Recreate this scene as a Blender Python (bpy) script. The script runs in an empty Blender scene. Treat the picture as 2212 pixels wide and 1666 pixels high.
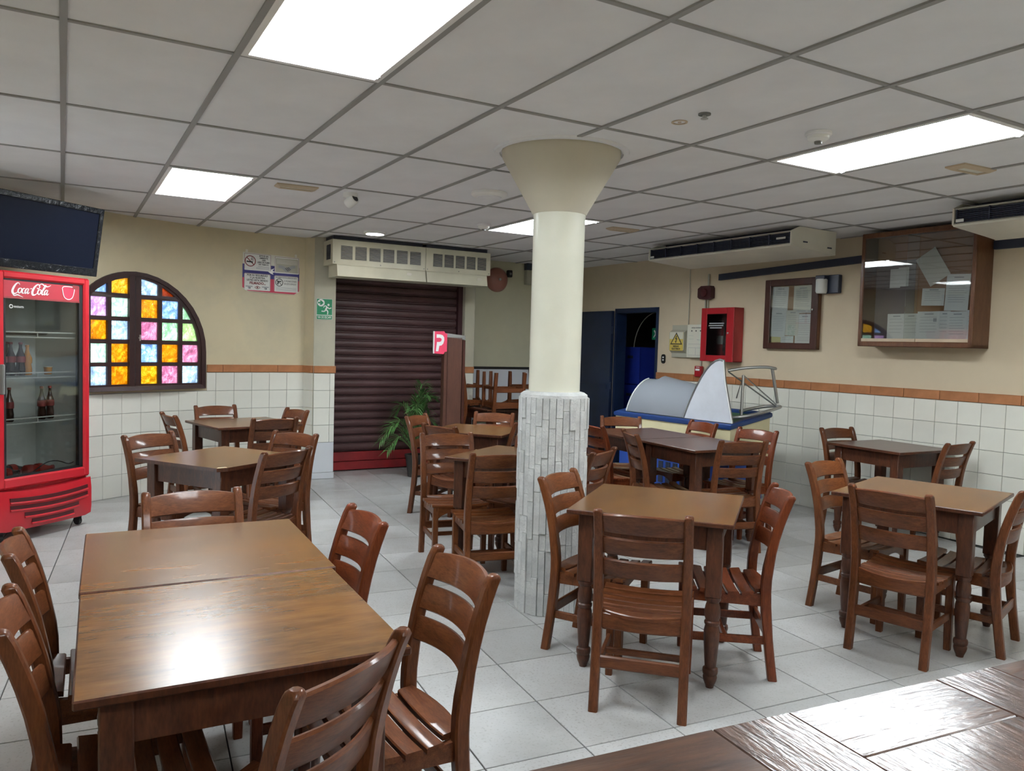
import bpy, bmesh, math, random
from mathutils import Matrix, Vector
random.seed(7)
PI = math.pi
scene = bpy.context.scene
COL = scene.collection

# ------------------------------------------------------------------ camera, world, exposure
def make_camera():
    pitch, roll, yaw = 0.0514, 0.0279, 0.5219
    f = Vector((math.sin(yaw), math.cos(yaw), 0)); r = Vector((math.cos(yaw), -math.sin(yaw), 0)); u = Vector((0, 0, 1))
    f2 = f*math.cos(pitch) - u*math.sin(pitch); u2 = u*math.cos(pitch) + f*math.sin(pitch)
    r3 = r*math.cos(roll) + u2*math.sin(roll); u3 = -r*math.sin(roll) + u2*math.cos(roll)
    cam = bpy.data.cameras.new('camera'); o = bpy.data.objects.new('camera', cam); COL.objects.link(o)
    m = Matrix.Identity(4)
    for i in range(3):
        m[i][0] = r3[i]; m[i][1] = u3[i]; m[i][2] = -f2[i]
    m[0][3], m[1][3], m[2][3] = 0, 0, 1.56
    o.matrix_world = m
    cam.sensor_fit = 'HORIZONTAL'; cam.sensor_width = 36; cam.lens = 36*1692.7/2212
    cam.clip_start = .02
    scene.camera = o
make_camera()
world = bpy.data.worlds.new('world'); scene.world = world; world.use_nodes = True
bg = world.node_tree.nodes['Background']; bg.inputs[0].default_value = (.80, .90, 1.0, 1); bg.inputs[1].default_value = 2.9
vs = scene.view_settings
vs.view_transform = 'Standard'; vs.look = 'None'; vs.gamma = 1; vs.use_curve_mapping = False
vs.exposure = 0.74
TUBE_POWER = 47.0          # emission of the fluorescent tubes in the ceiling lights
CEIL = 2.69

# ------------------------------------------------------------------ materials
MATS = {}
def nt(name):
    m = bpy.data.materials.new(name); m.use_nodes = True
    t = m.node_tree; b = t.nodes['Principled BSDF']
    MATS[name] = m
    return m, t, b
def L(t, a, b): t.links.new(a, b)
def coords(t, scale=(1, 1, 1), kind='Object', rot=(0, 0, 0)):
    tc = t.nodes.new('ShaderNodeTexCoord'); mp = t.nodes.new('ShaderNodeMapping')
    mp.inputs['Scale'].default_value = scale; mp.inputs['Rotation'].default_value = rot
    L(t, tc.outputs[kind], mp.inputs[0]); return mp.outputs[0]
def noise(t, vec, scale=5, detail=4, rough=.55, dist=0):
    n = t.nodes.new('ShaderNodeTexNoise'); n.inputs['Scale'].default_value = scale; n.inputs['Detail'].default_value = detail
    n.inputs['Roughness'].default_value = rough; n.inputs['Distortion'].default_value = dist
    if vec is not None: L(t, vec, n.inputs['Vector'])
    return n.outputs['Fac']
def ramp(t, fac, stops):
    r = t.nodes.new('ShaderNodeValToRGB'); e = r.color_ramp.elements
    while len(e) < len(stops): e.new(.5)
    for k, (p, c) in enumerate(stops):
        e[k].position = p; e[k].color = (*c, 1)
    L(t, fac, r.inputs[0]); return r.outputs[0]
def mixc(t, fac, a, b, mode='MIX'):
    m = t.nodes.new('ShaderNodeMix'); m.data_type = 'RGBA'; m.blend_type = mode
    for s, v in ((m.inputs[0], fac), (m.inputs[6], a), (m.inputs[7], b)):
        if hasattr(v, 'links'): L(t, v, s)
        else: s.default_value = v if not isinstance(v, tuple) else (*v, 1)
    return m.outputs[2]
def bump(t, b, h, strength=.2, dist=.002):
    n = t.nodes.new('ShaderNodeBump'); n.inputs['Strength'].default_value = strength; n.inputs['Distance'].default_value = dist
    L(t, h, n.inputs['Height']); L(t, n.outputs[0], b.inputs['Normal'])
def objrand(t):
    o = t.nodes.new('ShaderNodeObjectInfo'); return o.outputs['Random']
def plain(name, col, rough=.5, metal=0, spec=.5, coat=0, var=0, vscale=8, bmp=0):
    m, t, b = nt(name)
    b.inputs['Roughness'].default_value = rough; b.inputs['Metallic'].default_value = metal
    b.inputs['Specular IOR Level'].default_value = spec; b.inputs['Coat Weight'].default_value = coat
    n = noise(t, coords(t), vscale, 4)
    lo = tuple(c*(1-var) for c in col); hi = tuple(min(1, c*(1+var)) for c in col)
    L(t, ramp(t, n, [(.3, lo), (.7, hi)]), b.inputs['Base Color'])
    if bmp: bump(t, b, noise(t, coords(t), vscale*12, 3), bmp, .001)
    return m
def wood(name, dark, mid, light, grain=(1, 1, 1), rough=.28, coat=.3, scale=6, bmp=.08, worn=None, crough=.18, spec=.3, bdist=.001):
    m, t, b = nt(name)
    v = coords(t, grain)
    n1 = noise(t, v, scale, 6, .6, .6)
    c = ramp(t, n1, [(.25, dark), (.5, mid), (.78, light)])
    n2 = noise(t, v, scale*5, 3, .6)
    c = mixc(t, .35, c, ramp(t, n2, [(.3, dark), (.7, light)]))
    if worn:
        n3 = noise(t, coords(t, (1.5, 2.6, 1.5)), 2.0, 3, .5)
        mr = t.nodes.new('ShaderNodeMapRange'); mr.inputs[1].default_value = .35; mr.inputs[2].default_value = .68; mr.inputs[3].default_value = 0; mr.inputs[4].default_value = .75
        L(t, n3, mr.inputs[0]); c = mixc(t, mr.outputs[0], c, worn)
        n4 = noise(t, coords(t, (1.5, 3.6, 3)), 3.4, 2, .45)
        m4 = t.nodes.new('ShaderNodeMapRange'); m4.inputs[1].default_value = .42; m4.inputs[2].default_value = .75; m4.inputs[4].default_value = .55
        L(t, n4, m4.inputs[0]); c = mixc(t, m4.outputs[0], c, dark)
        b.inputs['Roughness'].default_value = rough
    else: b.inputs['Roughness'].default_value = rough
    L(t, c, b.inputs['Base Color'])
    b.inputs['Coat Weight'].default_value = coat; b.inputs['Coat Roughness'].default_value = crough
    b.inputs['Specular IOR Level'].default_value = spec
    bump(t, b, n2, bmp, bdist)
    return m

for tag, k in (('', (1, 1, 1)), ('_red', (1.18, .86, .80)), ('_tan', (1.12, 1.12, 1.0))):
    dk, md, lt = (.044, .0125, .0046), (.106, .031, .0105), (.178, .060, .0205)
    mul = lambda c: tuple(a*b for a, b in zip(c, k))
    wood('chair_wood_upright'+tag, mul(dk), mul(md), mul(lt), (7, 7, 1.2), .42, .26, crough=.11, spec=.15)
    wood('chair_wood_cross'+tag, mul(dk), mul(md), mul(lt), (1.2, 7, 7), .42, .26, crough=.11, spec=.15)
wood('table_frame_wood', (.022, .0075, .0045), (.060, .019, .009), (.115, .038, .016), (5, 5, 1.2), .38, .15)
wood('table_top_wood', (.060, .027, .0095), (.124, .058, .020), (.195, .100, .036), (1.2, 9, 6), .25, .08, 4, .03, worn=(.200, .082, .018), crough=.22)
wood('table_top_dark', (.045, .018, .010), (.085, .036, .020), (.130, .060, .034), (1.2, 9, 6), .30, .12, 4, .05, crough=.2)
def counter_wood(name, stretch):
    m, t, b = nt(name)
    v = coords(t, stretch); n1 = noise(t, v, 3.5, 6, .62, .5); n2 = noise(t, v, 14, 4, .6)
    c = mixc(t, .45, ramp(t, n1, [(.3, (.022, .008, .005)), (.52, (.075, .029, .015)), (.75, (.140, .062, .032))]), ramp(t, n2, [(.35, (.020, .008, .005)), (.7, (.125, .055, .028))]))
    L(t, c, b.inputs['Base Color']); b.inputs['Roughness'].default_value = .3; b.inputs['Coat Weight'].default_value = .5; b.inputs['Coat Roughness'].default_value = .1
    w = noise(t, coords(t, tuple(.35+x*.65 for x in stretch)), 9, 3, .55, .6)
    bp = t.nodes.new('ShaderNodeBump'); bp.inputs['Strength'].default_value = .30; bp.inputs['Distance'].default_value = .003; L(t, w, bp.inputs['Height'])
    b2 = t.nodes.new('ShaderNodeBump'); b2.inputs['Strength'].default_value = .30; b2.inputs['Distance'].default_value = .0015; L(t, n2, b2.inputs['Height']); L(t, bp.outputs[0], b2.inputs['Normal'])
    L(t, b2.outputs[0], b.inputs['Normal']); L(t, b2.outputs[0], b.inputs['Coat Normal'])
counter_wood('counter_wood_along', (1.3, 9, 4)); counter_wood('counter_wood_across', (9, 1.3, 4))
wood('cabinet_wood', (.075, .026, .012), (.120, .047, .020), (.165, .070, .030), (4, 4, 1), .4, .2)
wood('cabinet_wood_dark', (.030, .008, .006), (.050, .014, .009), (.075, .022, .013), (4, 4, 1), .4, .2)
wood('partition_wood', (.060, .024, .016), (.085, .034, .022), (.105, .044, .030), (6, 6, .8), .55, .0)
wood('window_wood', (.018, .006, .006), (.034, .012, .011), (.052, .020, .017), (5, 5, 1), .45, .1)

def plaster(name, col, stain, amount=.5, rough=.75):
    m, t, b = nt(name)
    n1 = noise(t, coords(t), 1.7, 6, .62, .3); n2 = noise(t, coords(t), 6, 4)
    f = ramp(t, n1, [(.45, (0, 0, 0)), (.78, (amount,)*3)])
    c = mixc(t, f, col, stain)
    c = mixc(t, .12, c, ramp(t, n2, [(.3, tuple(x*.8 for x in col)), (.7, tuple(min(1, x*1.1) for x in col))]))
    L(t, c, b.inputs['Base Color']); b.inputs['Roughness'].default_value = rough
    bump(t, b, noise(t, coords(t), 90, 3), .15, .002)
    return m
plaster('wall_cream', (.62, .545, .365), (.42, .40, .32), .75)
plaster('wall_beige', (.62, .525, .375), (.50, .42, .31), .45)
plaster('wall_grey_olive', (.60, .58, .42), (.48, .47, .36), .5)
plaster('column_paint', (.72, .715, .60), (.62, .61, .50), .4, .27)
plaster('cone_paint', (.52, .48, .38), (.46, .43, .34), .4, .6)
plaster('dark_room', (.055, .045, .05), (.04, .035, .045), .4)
plaster('pilaster_paint', (.50, .48, .37), (.33, .33, .28), .8)

def glaze(name, col, rough=.22, var=.06, mottled=0):
    m, t, b = nt(name)
    r = objrand(t)
    c = mixc(t, r, tuple(x*(1-var) for x in col), tuple(min(1, x*(1+var*.5)) for x in col))
    n = noise(t, coords(t), 9 if mottled else 3, 5)
    c = mixc(t, .25 if not mottled else .7, c, ramp(t, n, [(.3, tuple(x*(.78 if not mottled else .62) for x in col)), (.7, tuple(min(1, x*1.08) for x in col))]))
    L(t, c, b.inputs['Base Color']); b.inputs['Roughness'].default_value = rough; b.inputs['Specular IOR Level'].default_value = .3
    return m
glaze('wall_tile', (.82, .82, .74), .2)
glaze('wall_tile_blue', (.70, .73, .76), .25)
glaze('terracotta_tile', (.42, .180, .078), .32, .12, 1)
plain('grout', (.36, .36, .33), .9)
def terrazzo():
    m, t, b = nt('terrazzo')
    r = objrand(t)
    base = mixc(t, r, (.38, .385, .38), (.53, .53, .525))
    base = mixc(t, .2, base, ramp(t, noise(t, coords(t, kind='Object'), 6, 5), [(.3, (.42, .43, .41)), (.7, (.72, .72, .70))]))
    vo = t.nodes.new('ShaderNodeTexNoise'); vo.inputs['Scale'].default_value = 85; vo.inputs['Detail'].default_value = 2
    L(t, coords(t), vo.inputs['Vector'])
    sp = ramp(t, vo.outputs['Fac'], [(.57, (0, 0, 0)), (.68, (.6, .6, .6))])
    base = mixc(t, sp, base, (.30, .29, .27))
    di = ramp(t, noise(t, coords(t), 2.3, 5, .65), [(.45, (0, 0, 0)), (.75, (.5, .5, .5))])
    base = mixc(t, di, base, (.30, .295, .27))
    L(t, base, b.inputs['Base Color'])
    L(t, ramp(t, noise(t, coords(t), 5, 4), [(.3, (.26,)*3), (.7, (.42,)*3)]), b.inputs['Roughness'])
terrazzo()
plain('floor_joint', (.05, .05, .045), .9)
def stone():
    m, t, b = nt('split_stone')
    r = objrand(t)
    c = mixc(t, r, (.52, .54, .53), (.74, .75, .74))
    c = mixc(t, .35, c, ramp(t, noise(t, coords(t), 14, 5), [(.3, (.36, .37, .38)), (.7, (.82, .83, .80))]))
    L(t, c, b.inputs['Base Color']); b.inputs['Roughness'].default_value = .7
    bump(t, b, noise(t, coords(t), 42, 5, .7), 1.0, .012)
stone()
plain('ceiling_panel', (.785, .785, .80), .85, var=.04, vscale=3, bmp=.1)
plain('ceiling_tee', (.30, .295, .285), .55)
plain('white_enamel', (.82, .82, .80), .35)
plain('beige_enamel', (.60, .58, .45), .4, var=.07, vscale=4)
plain('beige_enamel_pale', (.66, .63, .54), .4, var=.05, vscale=4)
plain('beige_plastic', (.50, .40, .28), .5, var=.05)
plain('grille_dark', (.016, .020, .042), .45)
plain('louver_blue', (.022, .030, .060), .35)
plain('shutter_brown', (.075, .032, .032), .5, var=.22, vscale=3)
plain('shutter_red', (.22, .012, .014), .45, var=.25, vscale=4)
plain('shutter_frame', (.045, .012, .016), .4)
plain('fridge_red', (.46, .013, .022), .3, coat=.3)
plain('fridge_header', (.40, .030, .045), .35)
plain('red_dark', (.06, .004, .006), .5)
plain('black_plastic', (.012, .012, .013), .4)
plain('rubber', (.02, .02, .02), .7)
plain('grey_liner', (.72, .75, .73), .5)
plain('shelf_wire', (.75, .78, .76), .3)
plain('grey_plastic', (.20, .20, .19), .5)
plain('steel', (.45, .46, .45), .35, metal=.8)
plain('white_print', (.86, .86, .84), .6)
plain('paper', (.72, .73, .70), .7, var=.04)
plain('paper_warm', (.66, .65, .57), .7, var=.04)
plain('paper_yellow', (.70, .64, .30), .7)
plain('print_black', (.03, .03, .03), .7)
plain('print_grey', (.34, .35, .36), .7)
plain('print_red', (.24, .02, .035), .6)
plain('print_maroon', (.20, .03, .03), .6)
plain('print_crimson', (.50, .035, .075), .5)
plain('print_navy', (.035, .03, .17), .6)
plain('sign_green', (.008, .24, .10), .45)
plain('sign_yellow', (.62, .47, .10), .5)
plain('sign_pink', (.68, .045, .11), .4)
plain('cabinet_red', (.34, .010, .016), .35, coat=.2)
plain('alarm_maroon', (.050, .010, .012), .5)
plain('bell_red', (.36, .15, .11), .35, metal=.0)
plain('panel_white', (.66, .65, .55), .45)
plain('panel_grey', (.42, .41, .33), .5)
plain('freezer_cream', (.70, .64, .40), .45, var=.04)
plain('freezer_blue', (.012, .040, .16), .4)
plain('freezer_base_blue', (.015, .060, .30), .5)
plain('freezer_green', (.06, .15, .07), .6)
plain('door_blue', (.010, .020, .055), .35, var=.3, vscale=3)
plain('crate_blue', (.012, .030, .28), .5)
plain('foam_white', (.54, .57, .62), .6, var=.05)
plain('felt_board', (.30, .15, .07), .9)
plain('felt_grey', (.16, .13, .14), .9)
plain('pot_dark', (.03, .028, .025), .5)
plain('soil', (.03, .022, .015), .95)
plain('palm_green', (.075, .20, .05), .5, var=.35, vscale=20)
plain('palm_stem', (.12, .20, .06), .6)
plain('screen_black', (.006, .008, .016), .25, spec=.15)
plain('cola', (.020, .006, .004), .12, coat=.5)
plain('orange_drink', (.60, .24, .02), .2, coat=.5)
plain('label_red', (.26, .035, .035), .5)
plain('red_bottle', (.42, .03, .02), .25, coat=.4)
plain('bare_wood', (.62, .50, .33), .8)
plain('whiteboard', (.60, .63, .67), .35)
def film():
    m, t, b = nt('wrapped_black')
    b.inputs['Base Color'].default_value = (.010, .011, .013, 1); b.inputs['Roughness'].default_value = .22; b.inputs['Specular IOR Level'].default_value = .3
    bump(t, b, noise(t, coords(t, (1, 1, 1)), 22, 4, .6, 1.0), .8, .012)
film()
def clear(name, col=(1, 1, 1), gloss=.06, rough=.03, dens=0.0):
    m = bpy.data.materials.new(name); m.use_nodes = True; t = m.node_tree; MATS[name] = m
    for n in list(t.nodes):
        if n.type != 'OUTPUT_MATERIAL': t.nodes.remove(n)
    out = [n for n in t.nodes if n.type == 'OUTPUT_MATERIAL'][0]
    tr = t.nodes.new('ShaderNodeBsdfTransparent'); tr.inputs[0].default_value = (*col, 1)
    gl = t.nodes.new('ShaderNodeBsdfGlossy'); gl.inputs['Roughness'].default_value = rough
    fr = t.nodes.new('ShaderNodeFresnel'); fr.inputs[0].default_value = 1.45
    ad = t.nodes.new('ShaderNodeMath'); ad.operation = 'ADD'; ad.inputs[1].default_value = gloss; L(t, fr.outputs[0], ad.inputs[0])
    mx = t.nodes.new('ShaderNodeMixShader'); L(t, ad.outputs[0], mx.inputs[0]); L(t, tr.outputs[0], mx.inputs[1]); L(t, gl.outputs[0], mx.inputs[2])
    if dens:
        df = t.nodes.new('ShaderNodeBsdfDiffuse'); df.inputs[0].default_value = (.46, .49, .54, 1)
        m2 = t.nodes.new('ShaderNodeMixShader'); m2.inputs[0].default_value = dens
        L(t, mx.outputs[0], m2.inputs[1]); L(t, df.outputs[0], m2.inputs[2]); mx = m2
    L(t, mx.outputs[0], out.inputs[0])
    return m
clear('clear_glass', (.95, .97, .96), .0)
clear('cabinet_glass', (.93, .95, .95), .05, .02)
clear('acrylic', (.8, .84, .88), .05, .12, .50)
def stained(name, col, pale):
    m = bpy.data.materials.new(name); m.use_nodes = True; t = m.node_tree; MATS[name] = m
    for n in list(t.nodes):
        if n.type != 'OUTPUT_MATERIAL': t.nodes.remove(n)
    out = [n for n in t.nodes if n.type == 'OUTPUT_MATERIAL'][0]
    v = t.nodes.new('ShaderNodeTexVoronoi'); v.feature = 'DISTANCE_TO_EDGE'; v.inputs['Scale'].default_value = 26
    ge = coords(t, (1, 1, .7)); w = noise(t, ge, 14, 2)
    L(t, mixc(t, .25, ge, w), v.inputs['Vector'])
    ad = t.nodes.new('ShaderNodeMath'); ad.operation = 'ADD'; L(t, noise(t, ge, 9, 5, .7, 1.2), ad.inputs[0])
    ml = t.nodes.new('ShaderNodeMath'); ml.operation = 'MULTIPLY'; ml.inputs[1].default_value = .9; L(t, v.outputs['Distance'], ml.inputs[0]); L(t, ml.outputs[0], ad.inputs[1])
    c = ramp(t, ad.outputs[0], [(.36, tuple(x*.62 for x in col)), (.56, col), (.76, pale)])
    tl = t.nodes.new('ShaderNodeBsdfTranslucent'); L(t, c, tl.inputs[0])
    gl = t.nodes.new('ShaderNodeBsdfGlossy'); gl.inputs['Roughness'].default_value = .15
    bp = t.nodes.new('ShaderNodeBump'); bp.inputs['Strength'].default_value = .6; bp.inputs['Distance'].default_value = .006
    L(t, ad.outputs[0], bp.inputs['Height']); L(t, bp.outputs[0], gl.inputs['Normal']); L(t, bp.outputs[0], tl.inputs['Normal'])
    mx = t.nodes.new('ShaderNodeMixShader'); mx.inputs[0].default_value = .06
    L(t, tl.outputs[0], mx.inputs[1]); L(t, gl.outputs[0], mx.inputs[2]); L(t, mx.outputs[0], out.inputs[0])
    return m
stained('glass_amber', (.66, .34, .010), (.85, .56, .08))
stained('glass_gold', (.70, .42, .02), (.88, .64, .14))
stained('glass_orange', (.42, .11, .003), (.55, .18, .01))
stained('glass_blue', (.36, .50, .72), (.66, .78, .90))
stained('glass_ice', (.50, .60, .70), (.78, .86, .92))
stained('glass_green', (.46, .66, .46), (.74, .88, .72))
stained('glass_lime', (.48, .66, .32), (.72, .86, .58))
stained('glass_pale', (.55, .72, .58), (.85, .92, .86))
stained('glass_pink', (.62, .30, .42), (.80, .54, .62))
stained('glass_lilac', (.60, .40, .60), (.80, .64, .78))
def emit(name, col, s):
    m = bpy.data.materials.new(name); m.use_nodes = True; t = m.node_tree; MATS[name] = m
    b = t.nodes['Principled BSDF']; b.inputs['Base Color'].default_value = (.8, .8, .8, 1)
    b.inputs['Emission Color'].default_value = (*col, 1); b.inputs['Emission Strength'].default_value = s
emit('tube_light', (.88, .945, 1.0), TUBE_POWER)
emit('led_light', (1.0, .97, .90), 12)

# ------------------------------------------------------------------ mesh helpers
def loft(bm, loops, closed=False, caps=True, mi=0):
    vs_ = [[bm.verts.new(p) for p in lp] for lp in loops]
    n = len(vs_[0]); k = len(vs_)
    for i in range(k if closed else k-1):
        a, b = vs_[i], vs_[(i+1) % k]
        for j in range(n):
            bm.faces.new((a[j], a[(j+1) % n], b[(j+1) % n], b[j])).material_index = mi
    if caps and not closed:
        bm.faces.new(list(reversed(vs_[0]))).material_index = mi; bm.faces.new(vs_[-1]).material_index = mi
def box(bm, x0, x1, y0, y1, z0, z1, b=0, mi=0, M=None):
    pts = []
    if b <= 0:
        lo = [(x0, y0), (x1, y0), (x1, y1), (x0, y1)]
        loops = [[(x, y, z0) for x, y in lo], [(x, y, z1) for x, y in lo]]
    else:
        def ring(i, z):
            c = b-i
            return [(x0+b, y0+i, z), (x1-b, y0+i, z), (x1-i, y0+b, z), (x1-i, y1-b, z), (x1-b, y1-i, z), (x0+b, y1-i, z), (x0+i, y1-b, z), (x0+i, y0+b, z)]
        loops = [ring(b*.999, z0), ring(0, z0+b), ring(0, z1-b), ring(b*.999, z1)]
    if M is not None: loops = [[M @ Vector(p) for p in l] for l in loops]
    loft(bm, loops, mi=mi)
def prism(bm, poly, f, d0, d1, mi=0):
    """poly [(a,b)] extruded along c from d0 to d1; f(a,b,c)->xyz"""
    loft(bm, [[f(a, b, d0) for a, b in poly], [f(a, b, d1) for a, b in poly]], mi=mi)
def lathe(bm, prof, n=16, c=(0, 0), mi=0, M=None):
    loops = []
    for r, z in prof:
        r = max(r, 1e-4)
        loops.append([(c[0]+r*math.cos(2*PI*k/n), c[1]+r*math.sin(2*PI*k/n), z) for k in range(n)])
    if M is not None: loops = [[M @ Vector(p) for p in l] for l in loops]
    loft(bm, loops, mi=mi)
def tube(bm, pts, r, n=8, mi=0):
    P = [Vector(p) for p in pts]; loops = []
    up = Vector((0, 0, 1))
    for i, p in enumerate(P):
        d = (P[min(i+1, len(P)-1)]-P[max(i-1, 0)]).normalized()
        a = d.cross(up)
        if a.length < 1e-3: a = d.cross(Vector((1, 0, 0)))
        a.normalize(); b = a.cross(d).normalized()
        rr = r[i] if isinstance(r, (list, tuple)) else r
        loops.append([p+rr*(math.cos(2*PI*k/n)*a+math.sin(2*PI*k/n)*b) for k in range(n)])
    loft(bm, loops, mi=mi)
def catmull(P, k=6):
    P = [P[0]]+list(P)+[P[-1]]; out = []
    for i in range(1, len(P)-2):
        for q in range(k):
            u = q/k
            out.append(tuple(.5*(2*b+(-a+c)*u+(2*a-5*b+4*c-d)*u*u+(-a+3*b-3*c+d)*u**3) for a, b, c, d in zip(P[i-1], P[i], P[i+1], P[i+2])))
    out.append(tuple(P[-2])); return out
def B(): return bmesh.new()
def mesh_of(bm, name, mats, smooth=None):
    bmesh.ops.recalc_face_normals(bm, faces=bm.faces)
    me = bpy.data.meshes.new(name); bm.to_mesh(me); bm.free()
    for m in ([mats] if isinstance(mats, str) else mats): me.materials.append(MATS[m])
    if smooth:
        me.shade_smooth(); me.set_sharp_from_angle(angle=math.radians(smooth))
    return me
def obj(name, data, mat=None, parent=None, smooth=None, loc=None, rot=None, label=None):
    if isinstance(data, bmesh.types.BMesh): data = mesh_of(data, name, mat, smooth)
    o = bpy.data.objects.new(name, data); COL.objects.link(o)
    if parent is not None: o.parent = parent
    if loc is not None: o.location = loc
    if rot is not None: o.rotation_euler = rot
    if label: o['label'] = label
    return o
def tag(o, label, cat, group=None):
    o['label'] = label; o['category'] = cat
    if group: o['group'] = group
    return o
def thing(name, label, cat, loc=(0, 0, 0), rotz=0, group=None):
    o = bpy.data.objects.new(name, None); COL.objects.link(o); o.empty_display_size = .1
    o.location = loc; o.rotation_euler = (0, 0, rotz)
    return tag(o, label, cat, group)
def struct(name, data, mat=None, parent=None, smooth=None, label=None):
    o = obj(name, data, mat, parent, smooth); o['kind'] = 'structure'
    if label: o['label'] = label
    return o
def text(parent, s, size, x, z, y, mat, align='CENTER', depth=.0006, bold=0, xs=1.0, name='lettering', shear=0, rz=0):
    cu = bpy.data.curves.new('text', 'FONT'); cu.body = s; cu.size = size; cu.align_x = align; cu.align_y = 'CENTER'
    cu.extrude = depth; cu.offset = bold; cu.shear = shear; cu.resolution_u = 3
    to = bpy.data.objects.new('text', cu); COL.objects.link(to)
    bpy.context.view_layer.update()
    me = bpy.data.meshes.new_from_object(to.evaluated_get(bpy.context.evaluated_depsgraph_get()))
    bpy.data.objects.remove(to); bpy.data.curves.remove(cu)
    me.transform(Matrix.Translation((x, y, z)) @ Matrix.Rotation(rz, 4, 'Y') @ Matrix.Rotation(PI/2, 4, 'X') @ Matrix.Diagonal((xs, 1, 1, 1)))
    me.materials.clear(); me.materials.append(MATS[mat])
    return obj(name, me, None, parent)
def flat(parent, name, poly, y, mat, t=.0008):
    """a thin printed shape, polygon in local x,z, standing at local y (front towards -y)"""
    bm = B(); prism(bm, poly, lambda a, b, c: (a, c, b), y-t, y+t); return obj(name, bm, mat, parent)
def rect(x0, x1, z0, z1): return [(x0, z0), (x1, z0), (x1, z1), (x0, z1)]
def rrect(x0, x1, z0, z1, r, n=4):
    out = []
    for cx, cz, a0 in ((x1-r, z0+r, -90), (x1-r, z1-r, 0), (x0+r, z1-r, 90), (x0+r, z0+r, 180)):
        for k in range(n+1):
            a = math.radians(a0+90*k/n); out.append((cx+r*math.cos(a), cz+r*math.sin(a)))
    return out
def disc(cx, cz, r, n=20): return [(cx+r*math.cos(2*PI*k/n), cz+r*math.sin(2*PI*k/n)) for k in range(n)]
def ring(parent, name, cx, cz, r0, r1, y, mat, n=24, t=.0008):
    bm = B()
    lp = []
    for k in range(n):
        c, s = math.cos(2*PI*k/n), math.sin(2*PI*k/n)
        lp.append([(cx+r0*c, y-t, cz+r0*s), (cx+r1*c, y-t, cz+r1*s), (cx+r1*c, y+t, cz+r1*s), (cx+r0*c, y+t, cz+r0*s)])
    loft(bm, lp, closed=True); return obj(name, bm, mat, parent)
def ribbon(parent, name, strokes, y, mat, t=.0008, f=lambda a, b: (a, b)):
    """strokes: lists of (x,z,width): flat painted strokes joined into one part"""
    bm = B()
    for st in strokes:
        P = catmull(st, 6) if len(st) > 2 else [tuple(p) for p in st]
        lp = []
        for i, (a, b, w) in enumerate(P):
            q0, q1 = P[max(i-1, 0)], P[min(i+1, len(P)-1)]
            dx, dz = q1[0]-q0[0], q1[1]-q0[1]; l = math.hypot(dx, dz) or 1
            nx, nz = -dz/l*w/2, dx/l*w/2
            a0, b0 = f(a+nx, b+nz); a1, b1 = f(a-nx, b-nz)
            lp.append([(a0, y-t, b0), (a1, y-t, b1), (a1, y+t, b1), (a0, y+t, b0)])
        loft(bm, lp)
    return obj(name, bm, mat, parent)
def dup(root, parent=None):
    c = root.copy(); COL.objects.link(c); c.parent = parent
    for ch in root.children: dup(ch, c)
    return c

# ------------------------------------------------------------------ frames of the walls
WA = 0.0299
RN = Vector((math.cos(WA), math.sin(WA), 0)); RT = Vector((-math.sin(WA), math.cos(WA), 0))
RROT = -PI/2+WA                     # things on the right wall: x to the viewer's right, front towards -y
def RW(t, z, off=0.0): return RN*(6.743-off)+RT*t+Vector((0, 0, z))
CP = [(-1.5, 5.2), (-1.5, 5.6), (-1.49, 6.0), (-1.4, 6.4), (-1.2, 6.8), (-.9, 7.15), (-.6, 7.46), (-.3, 7.75), (0, 8.01), (.3, 8.23), (.6, 8.40), (.9, 8.53), (1.2, 8.63), (1.5, 8.70), (1.8, 8.755), (2.1, 8.79), (2.40, 8.81)]
_c = []
for i in range(1, len(CP)-2):
    for k in range(12):
        u = k/12
        _c.append(tuple(.5*(2*b+(-a+c)*u+(2*a-5*b+4*c-d)*u*u+(-a+3*b-3*c+d)*u**3) for a, b, c, d in zip(CP[i-1], CP[i], CP[i+1], CP[i+2])))
_c += [CP[-2], CP[-1]]
_s = [0]
for a, b in zip(_c, _c[1:]): _s.append(_s[-1]+math.dist(a, b))
def CW(s, z=0, d=0):
    """point on the curved back wall: s along it to the right, d out into the room; and its direction"""
    i = 0
    while i < len(_s)-2 and _s[i+1] < s: i += 1
    u = (s-_s[i])/(_s[i+1]-_s[i])
    def tan(k):
        a, b = _c[max(k-1, 0)], _c[min(k+1, len(_c)-1)]; return math.atan2(b[1]-a[1], b[0]-a[0])
    th = tan(i)*(1-u)+tan(i+1)*u
    x = _c[i][0]*(1-u)+_c[i+1][0]*u; y = _c[i][1]*(1-u)+_c[i+1][1]*u
    return Vector((x+d*math.sin(th), y-d*math.cos(th), z)), th
def CWf(a, b, c): return CW(a, b, c)[0]

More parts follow.
